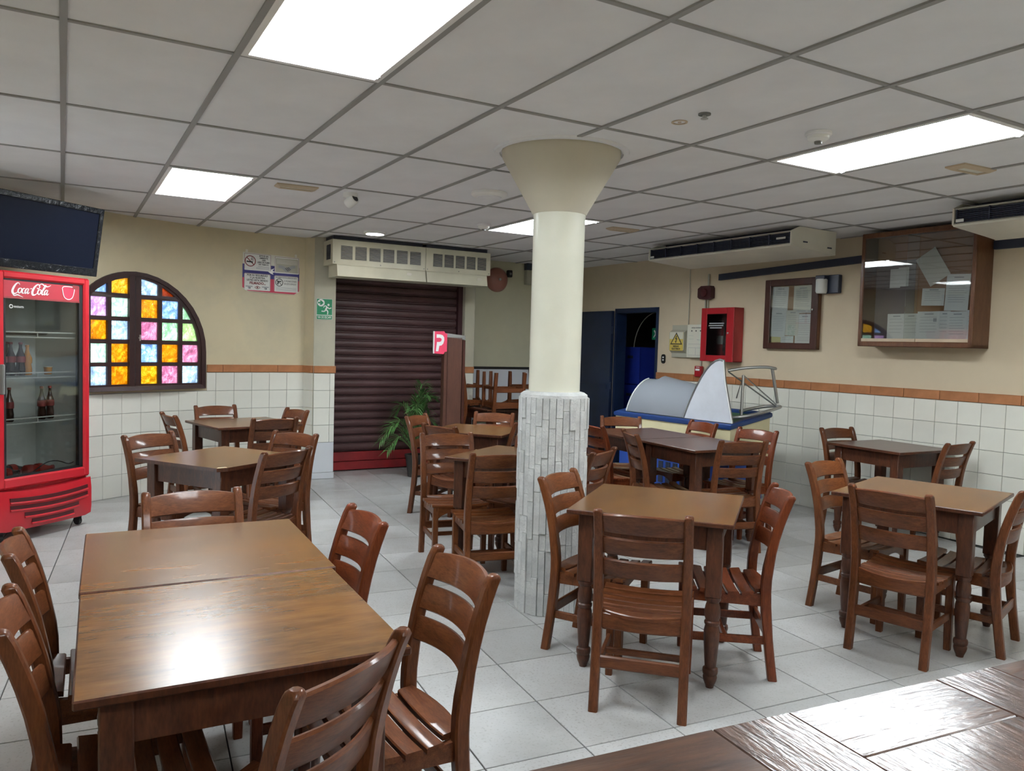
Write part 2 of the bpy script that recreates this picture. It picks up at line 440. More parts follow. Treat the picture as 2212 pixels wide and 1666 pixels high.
# ------------------------------------------------------------------ room shell
WC, WHALF, WSILL, WSPR, WTOP = 3.692, .73, 1.025, 1.40, 2.166       # arched window on the curved wall
def arch(u, half=WHALF, spr=WSPR, top=WTOP):
    return spr+(top-spr)*math.sqrt(max(0, 1-(u/half)**2))
bm = B()
def quad(*p): bm.faces.new([bm.verts.new(q) for q in p])
ss = sorted(set([0, 5.50]+[k*.11 for k in range(1, 50) if k*.11 < 5.5]+[WC+WHALF*math.sin(PI/2*k/14) for k in range(-14, 15)]))
ss = [s for k, s in enumerate(ss) if k == 0 or s-ss[k-1] > 1e-4]
TH = -.16
for a, b in zip(ss, ss[1:]):
    m = (a+b)/2
    spans = [(0, 2.9, 2.9, 0)]
    if abs(m-WC) < WHALF:
        za, zb = arch(a-WC), arch(b-WC)
        spans = [(0, WSILL, WSILL, 0), (za, 2.9, 2.9, zb)]
        quad(CWf(a, WSILL, 0), CWf(b, WSILL, 0), CWf(b, WSILL, TH), CWf(a, WSILL, TH))
        quad(CWf(a, za, 0), CWf(b, zb, 0), CWf(b, zb, TH), CWf(a, za, TH))
    for z0a, z1a, z1b, z0b in spans:
        for d in (0, TH): quad(CWf(a, z0a, d), CWf(b, z0b, d), CWf(b, z1b, d), CWf(a, z1a, d))
for e in (-1, 1):
    s = WC+e*WHALF; quad(CWf(s, WSILL, 0), CWf(s, WSPR, 0), CWf(s, WSPR, TH), CWf(s, WSILL, TH))
bmesh.ops.remove_doubles(bm, verts=bm.verts, dist=1e-4)
wall_back = struct('wall_back', bm, 'wall_cream')
def wallbox(name, x0, x1, y0, y1, z0, z1, mat, parent=None):
    bm = B(); box(bm, x0, x1, y0, y1, z0, z1); return struct(name, bm, mat, parent)
wall_pil = wallbox('wall_pilaster', 2.42, 2.66, 8.64, 9.3, 0, 2.9, 'pilaster_paint')
bm = B(); prism(bm, [(2.355, 8.808), (2.425, 8.645), (2.5, 9.2), (2.3, 9.1)], lambda a, b, c: (a, b, c), 0, 2.9); struct('wall_pilaster_return', bm, 'wall_cream')
wallbox('shutter_light_block', 2.5, 4.7, 9.2, 9.35, 0, 2.9, 'dark_room')  # unseen slab, added to keep outside light from entering behind the shutter
wallbox('wall_lintel', 2.66, 4.6, 8.95, 9.2, 2.30, 2.9, 'wall_cream')
wall_jamb = wallbox('wall_jamb', 4.42, 4.56, 8.93, 9.5, 0, 2.9, 'pilaster_paint')
wall_far = wallbox('wall_far', 4.5, 6.75, 9.40, 9.55, 0, 2.9, 'wall_grey_olive')
bm = B()
def rwbox(bm, t0, t1, z0, z1, o0, o1):
    P = [[RW(t, z, o) for t, o in ((t0, o0), (t1, o0), (t1, o1), (t0, o1))] for z in (z0, z1)]; loft(bm, P)
rwbox(bm, -2.0, 7.49, 0, 2.9, 0, -.15); rwbox(bm, 8.31, 9.4, 0, 2.9, 0, -.15); rwbox(bm, 7.49, 8.31, 2.05, 2.9, 0, -.15)
wall_right = struct('wall_right', bm, 'wall_beige')
wallbox('wall_left', -1.65, -1.5, -1.9, 5.25, 0, 2.9, 'wall_cream')
wallbox('wall_front', -1.65, 7.0, -2.0, -1.8, 0, 2.9, 'wall_cream')
bm = B()
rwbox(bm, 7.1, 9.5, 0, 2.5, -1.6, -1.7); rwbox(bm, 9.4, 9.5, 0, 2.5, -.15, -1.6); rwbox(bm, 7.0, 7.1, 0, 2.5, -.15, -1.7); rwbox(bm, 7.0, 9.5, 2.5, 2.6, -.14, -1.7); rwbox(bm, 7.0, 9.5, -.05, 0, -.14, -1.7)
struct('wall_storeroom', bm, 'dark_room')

# ---- wall tiles (each one a piece of its wall)
_tiles = {}
def tile_mesh(w, h, mat, t=.009):
    k = (round(w, 3), round(h, 3), mat)
    if k not in _tiles:
        bm = B(); g = .0018
        box(bm, -w/2+g, w/2-g, -t, .004, -h/2+g, h/2-g, .0022); _tiles[k] = mesh_of(bm, 'tile', mat)
    return _tiles[k]
TS = .194; TZ0 = 1.188
def rows():
    for r in range(6):
        z1 = TZ0-r*TS; z0 = z1-TS if r < 5 else 0.0
        yield z0, z1
bm = B()
for z0, z1, a, b in ((0, 1.19, .30, 5.50),):
    n = 60
    for k in range(n):
        s0, s1 = a+(b-a)*k/n, a+(b-a)*(k+1)/n
        zt = 1.19 if s0 > WC+WHALF-.01 or s1 < WC-WHALF+.01 else 1.0
        f = [bm.verts.new(CWf(s, z, .003)) for s, z in ((s0, 0), (s1, 0), (s1, zt), (s0, zt))]; bm.faces.new(f)
obj('grout_bed', bm, 'grout', wall_back)
for c in range(26):
    s1 = 5.50-c*TS; s0 = s1-TS
    for r, (z0, z1) in enumerate(rows()):
        a, b = s0, s1
        if r == 0:
            if s1 > WC+WHALF+.03: a = max(s0, WC+WHALF+.012)
            elif s0 < WC-WHALF-.03: b = min(s1, WC-WHALF-.012)
            else: continue
        p, th = CW((a+b)/2, (z0+z1)/2, .003)
        obj('tile', tile_mesh(b-a, z1-z0, 'wall_tile'), None, wall_back, loc=p, rot=(0, 0, th))
s = 5.50
while s > WC+WHALF+.05:
    a = max(s-.30, WC+WHALF+.012); p, th = CW((a+s)/2, 1.231, .004)
    obj('border_tile', tile_mesh(s-a, .082, 'terracotta_tile', .018), None, wall_back, loc=p, rot=(0, 0, th)); s -= .30
s = WC-WHALF-.012
while s > .4:
    a = max(s-.30, .3); p, th = CW((a+s)/2, 1.231, .004)
    obj('border_tile', tile_mesh(s-a, .082, 'terracotta_tile', .018), None, wall_back, loc=p, rot=(0, 0, th)); s -= .30
# pilaster tiles: front and both returns
for (w, x) in ((.182, 2.513), (.056, 2.632)):
    for r in range(4):
        obj('tile', tile_mesh(w, TS, 'wall_tile'), None, wall_pil, loc=(x, 8.637, TZ0-TS*(r+.5)))
obj('slab_tile', tile_mesh(.24, .34, 'wall_tile_blue'), None, wall_pil, loc=(2.54, 8.637, .242))
obj('skirting_tile', tile_mesh(.25, .072, 'wall_tile_blue', .014), None, wall_pil, loc=(2.54, 8.637, .036))
obj('border_tile', tile_mesh(.25, .082, 'terracotta_tile', .018), None, wall_pil, loc=(2.545, 8.636, 1.231))
bm = B(); box(bm, 2.422, 2.658, 8.638, 8.645, 0, 1.19); obj('grout_bed', bm, 'grout', wall_pil)
th = math.atan2(8.645-8.808, 2.425-2.355)
for r, (z0, z1) in enumerate(rows()):
    obj('tile', tile_mesh(.165, z1-z0, 'wall_tile'), None, wall_pil, loc=(2.386, 8.724, (z0+z1)/2), rot=(0, 0, th))
obj('border_tile', tile_mesh(.175, .082, 'terracotta_tile', .018), None, wall_pil, loc=(2.386, 8.724, 1.231), rot=(0, 0, th))
for r, (z0, z1) in enumerate(rows()): obj('tile', tile_mesh(.13, z1-z0, 'wall_tile'), None, wall_jamb, loc=(4.49, 8.926, (z0+z1)/2))
obj('border_tile', tile_mesh(.14, .082, 'terracotta_tile', .016), None, wall_jamb, loc=(4.49, 8.926, 1.231))
# right wall tiles
bm = B(); rwbox(bm, .3, 7.47, 0, 1.19, .003, -.01); obj('grout_bed', bm, 'grout', wall_right)
t0 = 5.2346+TS*11
for c in range(36):
    t1 = t0-c*TS
    w = TS
    for z0, z1 in rows():
        if t1 > 7.46: w = 0; continue
        obj('tile', tile_mesh(TS, z1-z0, 'wall_tile'), None, wall_right, loc=RW(t1-TS/2, (z0+z1)/2, .003), rot=(0, 0, RROT))
for z0, z1 in rows():
    obj('tile', tile_mesh(7.47-t0, z1-z0, 'wall_tile'), None, wall_right, loc=RW((7.47+t0)/2, (z0+z1)/2, .003), rot=(0, 0, RROT)) if 7.47-t0 > .02 else None
t = 7.47
while t > .6:
    obj('border_tile', tile_mesh(.33, .084, 'terracotta_tile', .018), None, wall_right, loc=RW(t-.165, 1.231, .004), rot=(0, 0, RROT)); t -= .33

# ---- floor
bm = B(); box(bm, -1.7, 7.1, -2.1, 9.6, -.08, -.006)
floor = struct('floor', bm, 'floor_joint')
FA, FS = -.0869, .424
fd = Vector((math.cos(FA), math.sin(FA), 0)); fe = Vector((-math.sin(FA), math.cos(FA), 0)); FO = Vector((1.3482, 2.4636, 0))
_s2 = math.sin(.5219); _c2 = math.cos(.5219)
def seen(p):
    X = p.x*_c2-p.y*_s2; Z = p.x*_s2+p.y*_c2
    return Z > .9 and abs(X/Z) < .74 and p.y > 1.0
cells = []
for i in range(-10, 16):
    for j in range(-11, 19):
        p = FO+fd*FS*(i+.5)+fe*FS*(j+.5)
        if not (-1.6 < p.x < 6.75 and -1.9 < p.y < 9.4): continue
        if p.x < 2.3 and p.y > 9.0: continue
        cells.append((0 if seen(p) else 1, p.length, p))
cells.sort(key=lambda c: (c[0], c[1]))
bm = B(); g = .0030; box(bm, -FS/2+g, FS/2-g, -FS/2+g, FS/2-g, -.012, 0, .0012); ft = mesh_of(bm, 'floor_tile', 'terrazzo')
rest = B()
for k, (v, d, p) in enumerate(cells):
    if k < 300: obj('floor_tile', ft, None, floor, loc=p, rot=(0, 0, FA))
    else:
        M = Matrix.Translation(p) @ Matrix.Rotation(FA, 4, 'Z'); box(rest, -FS/2+g, FS/2-g, -FS/2+g, FS/2-g, -.012, 0, M=M)
o = obj('distant_floor_tiles', rest, 'terrazzo', floor); o['kind'] = 'stuff'

# ---- ceiling: slab, lay-in panels, tees
bm = B(); box(bm, -1.65, 7.1, -2.0, 9.6, 2.88, 2.95)
ceiling = struct('ceiling', bm, 'dark_room')
GX, GY = -.594, 2.128
LIGHTS = [(2, 0), (2, 3), (7, 0), (7, 3), (2, -3), (7, -3)]
_pan = {}
for i in range(-2, 13):
    for j in range(-4, 7):
        if (i, j) in LIGHTS: continue
        x0, x1 = max(GX+.6*i, -1.48), min(GX+.6*(i+1), 6.70); y0, y1 = max(GY+1.2*j, -1.79), min(GY+1.2*(j+1), 9.38)
        if x1-x0 < .03 or y1-y0 < .03: continue
        k = (round(x1-x0, 3), round(y1-y0, 3))
        if k not in _pan:
            bm = B(); w, h = k; box(bm, -w/2+.004, w/2-.004, -h/2+.004, h/2-.004, 0, .015, .002); _pan[k] = mesh_of(bm, 'ceiling_panel', 'ceiling_panel')
        obj('ceiling_panel', _pan[k], None, ceiling, loc=((x0+x1)/2, (y0+y1)/2, CEIL+.001+random.uniform(0, .002)))
for i in range(-1, 13):
    x = GX+.6*i; bm = B(); box(bm, x-.013, x+.013, -1.79, 9.38 if x > 2.6 else 8.9, CEIL-.006, CEIL+.004); obj('ceiling_tee', bm, 'ceiling_tee', ceiling)
for j in range(-3, 7):
    y = GY+1.2*j
    if y > 9.3: continue
    bm = B(); box(bm, -1.48, 6.68, y-.011, y+.011, CEIL-.0045, CEIL+.004); obj('ceiling_tee', bm, 'ceiling_tee', ceiling)

# ---- arched stained-glass window
win = bpy.data.objects.new('window_1', None); COL.objects.link(win); win['kind'] = 'structure'
win['label'] = 'arched window of coloured hammered glass squares in a dark wooden frame'
def archpoly(half, sill, spr, top, n=20):
    return [(half, sill)]+[(half*math.cos(PI*k/n), spr+(top-spr)*math.sin(PI*k/n)) for k in range(n+1)]+[(-half, sill)]
def clip(poly, conv):
    out = poly
    for (ax, ay), (bx, by) in zip(conv, conv[1:]+conv[:1]):
        inp, out = out, []
        side = lambda p: (bx-ax)*(p[1]-ay)-(by-ay)*(p[0]-ax)
        for k in range(len(inp)):
            p, q = inp[k], inp[(k+1) % len(inp)]; sp, sq = side(p), side(q)
            if sp >= 0: out.append(p)
            if (sp >= 0) != (sq >= 0):
                u = sp/(sp-sq); out.append((p[0]+(q[0]-p[0])*u, p[1]+(q[1]-p[1])*u))
        if not out: return []
    res = []
    for p in out:
        if not res or math.dist(p, res[-1]) > 1e-4: res.append(p)
    if len(res) > 1 and math.dist(res[0], res[-1]) < 1e-4: res.pop()
    return res if len(res) >= 3 else []
def wf(u, z, d): return CW(WC+u, z, d)[0]
def wpiece(name, poly, d0, d1, mat, parent=win):
    bm = B(); prism(bm, poly, wf, d0, d1); return obj(name, bm, mat, parent)
outer = archpoly(WHALF, WSILL, WSPR, WTOP); inner = archpoly(WHALF-.045, WSILL+.04, WSPR, WTOP-.04)
bm = B(); lp = []
for (a, b), (c, d) in zip(outer, inner): lp.append([wf(a, b, .022), wf(c, d, .022), wf(c, d, -.07), wf(a, b, -.07)])
loft(bm, lp, closed=True); obj('outer_frame', bm, 'window_wood', win)
glassr = archpoly(WHALF-.075, WSILL+.055, WSPR, WTOP-.062)
COLS = [(.060, .236), (.276, .446), (.487, .655)]; ROWS = [(1.080, 1.256), (1.292, 1.470), (1.510, 1.688), (1.727, 1.905), (1.948, 2.112)]
for sgn in (-1, 1):                                   # two leaves: stiles, rails and glazing bars
    leaf = archpoly(WHALF-.04, WSILL+.035, WSPR, WTOP-.036)
    lo = bpy.data.objects.new('window_leaf', None); COL.objects.link(lo); lo.parent = win
    bm = B(); lp = []
    n = len(inner)
    for (a, b), (c, d) in zip(inner, glassr):
        if a*sgn >= -1e-6: lp.append([wf(a, b, .010), wf(c, d, .010), wf(c, d, -.045), wf(a, b, -.045)])
    loft(bm, lp); obj('leaf_rim', bm, 'window_wood', lo)
    def bar(name, x0, x1, z0, z1, d=.008):
        xs = (x0, x1) if sgn > 0 else (-x1, -x0)
        pl = clip(rect(xs[0], xs[1], z0, z1), leaf)
        if pl: wpiece(name, pl, -.040, d, 'window_wood', lo)
    bar('stile', .004, .060, WSILL+.03, 2.2, .016)
    bar('bottom_rail', .0, .73, WSILL+.03, 1.080)
    for a, b in ((.236, .276), (.446, .487)): bar('glazing_bar', a, b, 1.06, 2.2)
    for k in range(4): bar('glazing_bar', .05, .72, ROWS[k][1], ROWS[k+1][0], .006)
    bar('top_rail', .05, .5, 2.108, 2.2)
PANES = {-2: ['ice', 'pale', 'amber', 'lilac', 'blue'], -1: ['amber', 'amber', 'ice', 'pale', 'gold'], 0: ['gold', 'blue', 'pink', 'amber', 'ice'],
         1: ['pink', 'amber', 'green', 'blue', 'orange'], 2: ['ice', 'pink', 'lime', 'green', 'blue'], -3: ['amber', 'blue', 'green', 'pink', 'ice']}
for c, cols in PANES.items():
    a, b = COLS[c] if c >= 0 else tuple(-x for x in reversed(COLS[-c-1]))
    for r, col in enumerate(cols):
        pl = clip(rect(a-.006, b+.006, ROWS[r][0]-.006, ROWS[r][1]+.006), glassr)
        if pl: wpiece('pane', pl, -.022, -.017, 'glass_'+col)
bm = B(); tube(bm, [wf(.045, 1.50, .02), wf(.045, 1.56, .02)], .008); tube(bm, [wf(.045, 1.53, .005), wf(.03, 1.53, .03)], .006); obj('latch', bm, 'steel', win)

# ---- roller shutter
bm = B(); box(bm, 2.64, 2.70, 9.02, 9.12, 0, 2.35); box(bm, 4.36, 4.45, 9.0, 9.12, 0, 2.35)
shutter = struct('door_1', bm, 'shutter_frame', label='closed brown roller shutter with a red bottom bar')
bm = B()
ph = .095
prof = [(9.086, 0), (9.086, .010), (9.066, .016), (9.055, .030), (9.051, .056), (9.056, .080), (9.070, .092), (9.086, .0945), (9.095, .0945), (9.095, 0)]
loft(bm, [[(x, y, z) for y, z in prof] for x in (2.69, 4.38)]); sl = mesh_of(bm, 'slat', 'shutter_brown', 30)
for k in range(22): obj('slat', sl, None, shutter, loc=(0, random.uniform(0, .003), .235+k*ph))
for z0, z1 in ((.012, .112), (.118, .228)):
    bm = B(); box(bm, 2.69, 4.38, 9.05, 9.09, z0, z1, .006); obj('bottom_bar', bm, 'shutter_red', shutter)

# ---- doorway on the right wall with its blue leaf folded back
bm = B(); rwbox(bm, 7.47, 7.51, 0, 2.09, .012, -.16); rwbox(bm, 8.29, 8.33, 0, 2.09, .012, -.16); rwbox(bm, 7.47, 8.33, 2.03, 2.09, .012, -.16)
door = struct('door_2', bm, 'door_blue', label='dark blue metal doorway with its leaf folded back against the wall')
bm = B(); rwbox(bm, 8.335, 9.14, .015, 2.06, .065, .02); leaf = obj('door_leaf', bm, 'door_blue', door)
bm = B(); rwbox(bm, 8.40, 9.08, .10, .16, .072, .06); rwbox(bm, 8.40, 9.08, 1.0, 1.06, .072, .06); obj('stiffener', bm, 'door_blue', leaf)
for z in (.3, 1.05, 1.8):
    bm = B(); p = RW(8.33, z, .05); lathe(bm, [(.012, -.05), (.012, .05)], 8, M=Matrix.Translation(p)); obj('hinge', bm, 'door_blue', door)

# ---- column with split-stone base
CX, CY = 2.535, 3.905
bm = B(); lathe(bm, [(.182, 0), (.182, 1.262), (.155, 1.272), (.152, 1.30), (.152, 2.30), (.156, 2.335)], 40, (CX, CY))
column = tag(obj('column', bm, 'column_paint', smooth=40), 'round cream column with a flared top and a white split-stone base', 'column')

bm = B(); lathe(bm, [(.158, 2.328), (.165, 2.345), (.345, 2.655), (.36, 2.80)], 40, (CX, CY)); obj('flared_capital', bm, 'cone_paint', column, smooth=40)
bm = B(); lp = []
for k in range(40):
    a = 2*PI*k/40; lp.append([(CX+r*math.cos(a), CY+r*math.sin(a), z) for r, z in ((.362, CEIL-.012), (.392, CEIL-.012), (.396, CEIL+.004), (.362, CEIL+.004))])
loft(bm, lp, closed=True); obj('collar', bm, 'ceiling_panel', column)
bm = B(); lathe(bm, [(.180, 1.255), (.200, 1.262), (.198, 1.278), (.180, 1.290), (.156, 1.296)], 40, (CX, CY)); obj('mortar_ledge', bm, 'split_stone', column, smooth=40)
bm = B(); lathe(bm, [(.1845, .002), (.1845, 1.256)], 40, (CX, CY)); obj('mortar_core', bm, 'floor_joint', column, smooth=40)
NST = 32
stones = {}
for k in range(NST):
    z = 0.0; a = 2*PI*k/NST
    while z < 1.262:
        h = random.choice((.10, .13, .16, .19, .22, .25))
        if 1.262-z-h < .06: h = 1.262-z
        w = 2*.194*math.sin(PI/NST)-.0012
        key = (round(h, 3), random.randrange(4))
        if key not in stones:
            bm = B(); e = random.uniform(.001, .006)
            box(bm, -w/2, w/2, -.016-e, .01, .0008, h-.0008, .0020); stones[key] = mesh_of(bm, 'stone', 'split_stone')
        rr = .187+random.uniform(-.006, .004)
        obj('stone', stones[key], None, column, loc=(CX+rr*math.cos(a), CY+rr*math.sin(a), z), rot=(0, 0, a+PI/2))
        z += h

# ------------------------------------------------------------------ ceiling lights and fittings
def troffer(name, i, j, label):
    x0, y0 = GX+.6*i, GY+1.2*j
    t = thing(name, label, 'ceiling light', (x0+.3, y0+.6, CEIL), 0, 'fluorescent ceiling lights')
    bm = B()
    w, h, d = .285, .585, .12
    for s in (-1, 1):
        box(bm, min(s*w, s*(w-.004)), max(s*w, s*(w-.004)), -h, h, 0, d); box(bm, -w, w, min(s*h, s*(h-.004)), max(s*h, s*(h-.004)), 0, d)
    box(bm, -w, w, -h, h, d, d+.004); obj('housing', bm, 'white_enamel', t)
    bm = B()
    for s in (-1, 1):
        box(bm, min(s*.288, s*.262), max(s*.288, s*.262), -.588, .588, -.008, .003, .001); box(bm, -.262, .262, min(s*.588, s*.562), max(s*.588, s*.562), -.008, .003, .001)
    obj('frame', bm, 'white_enamel', t)
    for q in range(4):
        x = -.195+.13*q
        bm = B(); lathe(bm, [(.0155, -.54), (.0155, .54)], 10, M=Matrix.Translation((x, 0, .062)) @ Matrix.Rotation(PI/2, 4, 'X')); tb = obj('tube', bm, 'tube_light', t, smooth=60)
        for s in (-1, 1):
            bm = B(); box(bm, x-.02, x+.02, s*.565-.02, s*.565+.02, .02, .12, .004); obj('lamp_holder', bm, 'white_enamel', t)
    for s in (-1, 1):
        bm = B(); tube(bm, [(.262, s*.50, -.01), (.262, s*.52, -.014), (.262, s*.54, -.002)], .004, 6); obj('clip', bm, 'grey_plastic', t)
    return t
troffer('ceiling_light', 2, 0, 'large open fluorescent ceiling light nearest the camera at the top edge')
troffer('ceiling_light', 2, 3, 'fluorescent ceiling light over the left-hand tables near the stained-glass window')
troffer('ceiling_light', 7, 0, 'fluorescent ceiling light on the right between smoke detector and wall units')
troffer('ceiling_light', 7, 3, 'fluorescent ceiling light partly hidden behind the round column')
troffer('ceiling_light', 2, -3, 'fluorescent ceiling light behind the camera on the left')
troffer('ceiling_light', 7, -3, 'fluorescent ceiling light behind the camera on the right')

def detector(x, y, label):
    t = thing('smoke_detector', label, 'smoke detector', (x, y, CEIL), 0, 'smoke detectors on the ceiling')
    bm = B(); lathe(bm, [(.066, .001), (.066, -.012), (.058, -.018)], 20); obj('base', bm, 'ceiling_panel', t, smooth=40)
    bm = B(); lathe(bm, [(.055, -.016), (.052, -.032), (.036, -.044)], 20); obj('body', bm, 'white_enamel', t, smooth=40)
    bm = B(); lathe(bm, [(.020, -.042), (.018, -.056), (.012, -.058)], 12); obj('sensor', bm, 'grey_plastic', t, smooth=40)
detector(3.452, 6.621, 'small round smoke detector beside the light behind the column')
detector(3.362, 2.77, 'round smoke detector beside the right-hand fluorescent light')
t = thing('ceiling_speaker', 'flat white round disc fitting on the ceiling left of the column', 'speaker', (2.768, 5.233, CEIL))
bm = B(); lathe(bm, [(.135, .001), (.135, -.016), (.120, -.030), (.05, -.034)], 28); obj('rim', bm, 'white_enamel', t, smooth=40)
bm = B(); lathe(bm, [(.095, -.028), (.09, -.038), (.03, -.040)], 24); obj('cover', bm, 'ceiling_panel', t, smooth=40)
t = thing('downlight', 'small round lit LED lamp on the ceiling before the shutter', 'ceiling light', (2.806, 7.807, CEIL))
bm = B(); lathe(bm, [(.115, .001), (.115, -.018), (.105, -.026)], 28); obj('trim_ring', bm, 'white_enamel', t, smooth=40)
bm = B(); lathe(bm, [(.092, -.024), (.092, -.0285)], 24); obj('diffuser', bm, 'led_light', t)
t = thing('security_camera', 'small white security camera hanging from the ceiling near the left light', 'camera', (1.924, 5.917, CEIL), .5)
bm = B(); lathe(bm, [(.055, .001), (.055, -.022), (.04, -.034)], 18); obj('mount', bm, 'white_enamel', t, smooth=40)
M = Matrix.Translation((0, -.01, -.06)) @ Matrix.Rotation(math.radians(62), 4, 'X')
bm = B(); lathe(bm, [(.02, -.05), (.040, -.04), (.042, .035), (.036, .045)], 16, M=M); obj('body', bm, 'white_enamel', t, smooth=40)
bm = B(); lathe(bm, [(.030, .044), (.026, .047)], 16, M=M); obj('lens', bm, 'black_plastic', t)
t = thing('sprinkler', 'small dark metal sprinkler head in the ceiling panel right of the column', 'sprinkler', (2.665, 2.861, CEIL))
bm = B(); lp = []
lathe(bm, [(.030, .001), (.030, -.006), (.022, -.008)], 18); obj('rosette', bm, 'grey_plastic', t, smooth=40)
bm = B(); lathe(bm, [(.010, -.006), (.010, -.020), (.018, -.022), (.018, -.025)], 12); obj('head', bm, 'steel', t)
ring_o = thing('ceiling_ring', 'faint pale ring plate left on the ceiling beside the sprinkler', 'ring plate', (2.663, 3.034, CEIL))
bm = B(); lp = []
for k in range(24):
    a = 2*PI*k/24; lp.append([(r*math.cos(a), r*math.sin(a), z) for r, z in ((.030, -.003), (.040, -.003), (.040, .002), (.030, .002))])
loft(bm, lp, closed=True); obj('ring', bm, 'beige_plastic', ring_o)
bm = B(); lathe(bm, [(.009, .001), (.009, -.003)], 10); obj('plug', bm, 'beige_plastic', ring_o)
def vent(x, y, label, rot):
    t = thing('emergency_downlight', label, 'ceiling lamp', (x, y, CEIL), rot, 'beige rectangular ceiling fittings')
    bm = B(); lp = []
    for a, b in ((-1, -1), (1, -1), (1, 1), (-1, 1)):
        lp.append([(a*.150, b*.062, .001), (a*.150, b*.062, -.008), (a*.120, b*.038, -.022), (a*.112, b*.030, -.016), (a*.112, b*.030, .001)])
    loft(bm, lp, closed=True); obj('bezel', bm, 'beige_plastic', t)
    bm = B(); box(bm, -.113, .113, -.031, .031, -.012, 0); obj('lens', bm, 'paper_warm', t)
vent(1.508, 5.905, 'beige rectangular ceiling fitting beside the left fluorescent light', math.radians(-3))
vent(4.61, 5.995, 'beige rectangular ceiling fitting just right of the column light', math.radians(-3))
vent(4.70, 2.76, 'beige rectangular ceiling fitting beyond the right-hand fluorescent light', math.radians(-3))

# ------------------------------------------------------------------ dining chairs
# local frame: faces +y, origin on the floor below the tops of the back posts
POST = [(.058, 0), (.075, .12), (.095, .28), (.105, .43), (.098, .54), (.073, .68), (.038, .80), (.006, .885)]
def post_y(z):
    for (a, za), (b, zb) in zip(POST, POST[1:]):
        if za <= z <= zb: return a+(b-a)*(z-za)/(zb-za)
    return 0
def rrc(cx, cy, w, d, z, c=.006):
    x0, x1, y0, y1 = cx-w/2, cx+w/2, cy-d/2, cy+d/2
    return [(x0+c, y0, z), (x1-c, y0, z), (x1, y0+c, z), (x1, y1-c, z), (x1-c, y1, z), (x0+c, y1, z), (x0, y1-c, z), (x0, y0+c, z)]
def chair_proto(tagm):
    up, cr = 'chair_wood_upright'+tagm, 'chair_wood_cross'+tagm
    parts = []
    for s in (-1, 1):
        bm = B(); lp = []
        prof = catmull([(y, z) for y, z in POST], 2)
        for y, z in prof[:-1]:
            lp.append(rrc(s*.187, y, .040 if z < .7 else .037, .047 if .2 < z < .6 else .042, z))
        y, z = prof[-1]; lp.append(rrc(s*.187, y+.002, .036, .040, z-.010)); lp.append(rrc(s*.187, y+.001, .034, .034, z-.002, .008)); lp.append(rrc(s*.187, y, .024, .022, z+.003, .006))
        loft(bm, lp); parts.append(('back_post', mesh_of(bm, 'back_post', up, 40)))
    def rail(z0, z1, bulge, th, crown=0, n=12, lean=True, x=.172, base=None):
        bm = B(); lp = []
        for k in range(n+1):
            u = -1+2*k/n; q = 1-u*u
            zt = z1+crown*q; c = min(.006, th/3)
            def yy(z): return (post_y(z) if base is None else base)-bulge*q+.004
            lp.append([(u*x, yy(z0)-th/2+c, z0), (u*x, yy(z0)-th/2, z0+c), (u*x, yy(zt)-th/2, zt-c), (u*x, yy(zt)-th/2+c, zt), (u*x, yy(zt)+th/2-c, zt), (u*x, yy(zt)+th/2, zt-c), (u*x, yy(z0)+th/2, z0+c), (u*x, yy(z0)+th/2-c, z0)])
        loft(bm, lp); return mesh_of(bm, 'rail', cr, 40)
    parts += [('back_rail', rail(.786, .866, .036, .022, .012)), ('back_rail', rail(.688, .766, .036, .018)), ('back_rail', rail(.588, .666, .036, .018))]
    parts.append(('rear_apron', rail(.352, .424, .022, .022, base=.100)))
    def seat_z(y): return .436-.014*math.sin(PI*min(1, max(0, (y-.1)/.36)))+(.004 if y > .42 else 0)
    for k in range(6):
        y0 = .098+k*.0655; y1 = y0+.053; bm = B(); lp = []
        n = 8
        for i in range(n+1):
            u = -1+2*i/n; x = u*(.205 if k else .168); q = 1-u*u
            ya = y0-(.034*q if k == 0 else 0); yb = y1; dz = -.010*q; t_ = .018; c = .004
            za, zb = seat_z(y0)+dz, seat_z(y1)+dz
            lp.append([(x, ya, za-t_), (x, ya, za-c), (x, ya+c, za), (x, yb-c, zb), (x, yb, zb-c), (x, yb, zb-t_)])
        loft(bm, lp); parts.append(('seat_slat', mesh_of(bm, 'seat_slat', cr, 40)))
    for s in (-1, 1):
        bm = B(); top = [(.10+.37*k/8, seat_z(.10+.37*k/8)-.021) for k in range(9)]
        poly = [(.10, .352)]+[(.47, .365)]+list(reversed(top))
        prism(bm, poly, lambda a, b, c: (c, a, b), s*.176-.011, s*.176+.011); parts.append(('side_apron', mesh_of(bm, 'side_apron', cr)))
    bm = B(); bot = [(-.160+.32*k/12, .335+.055*math.sin(PI*k/12)**.7) for k in range(13)]
    prism(bm, bot+[(.160, .415), (-.160, .415)], lambda a, b, c: (a, c, b), .446, .466); parts.append(('front_apron', mesh_of(bm, 'front_apron', cr)))
    for s in (-1, 1):
        bm = B(); loft(bm, [rrc(s*.176, .455, .032, .034, 0, .004), rrc(s*.176, .455, .036, .038, .10, .004), rrc(s*.176, .455, .038, .040, .415, .004)]); parts.append(('leg', mesh_of(bm, 'leg', up, 40)))
        bm = B(); box(bm, s*.178-.009, s*.178+.009, .085, .455, .168, .206, .003); parts.append(('stretcher', mesh_of(bm, 'stretcher', cr)))
    parts.append(('stretcher', rail(.182, .238, 0, .018, base=.078)))
    bm = B(); box(bm, -.176, .176, .27, .29, .172, .200, .003); parts.append(('stretcher', mesh_of(bm, 'stretcher', cr)))
    return parts
PROTO = {k: chair_proto(k) for k in ('', '_red', '_tan')}
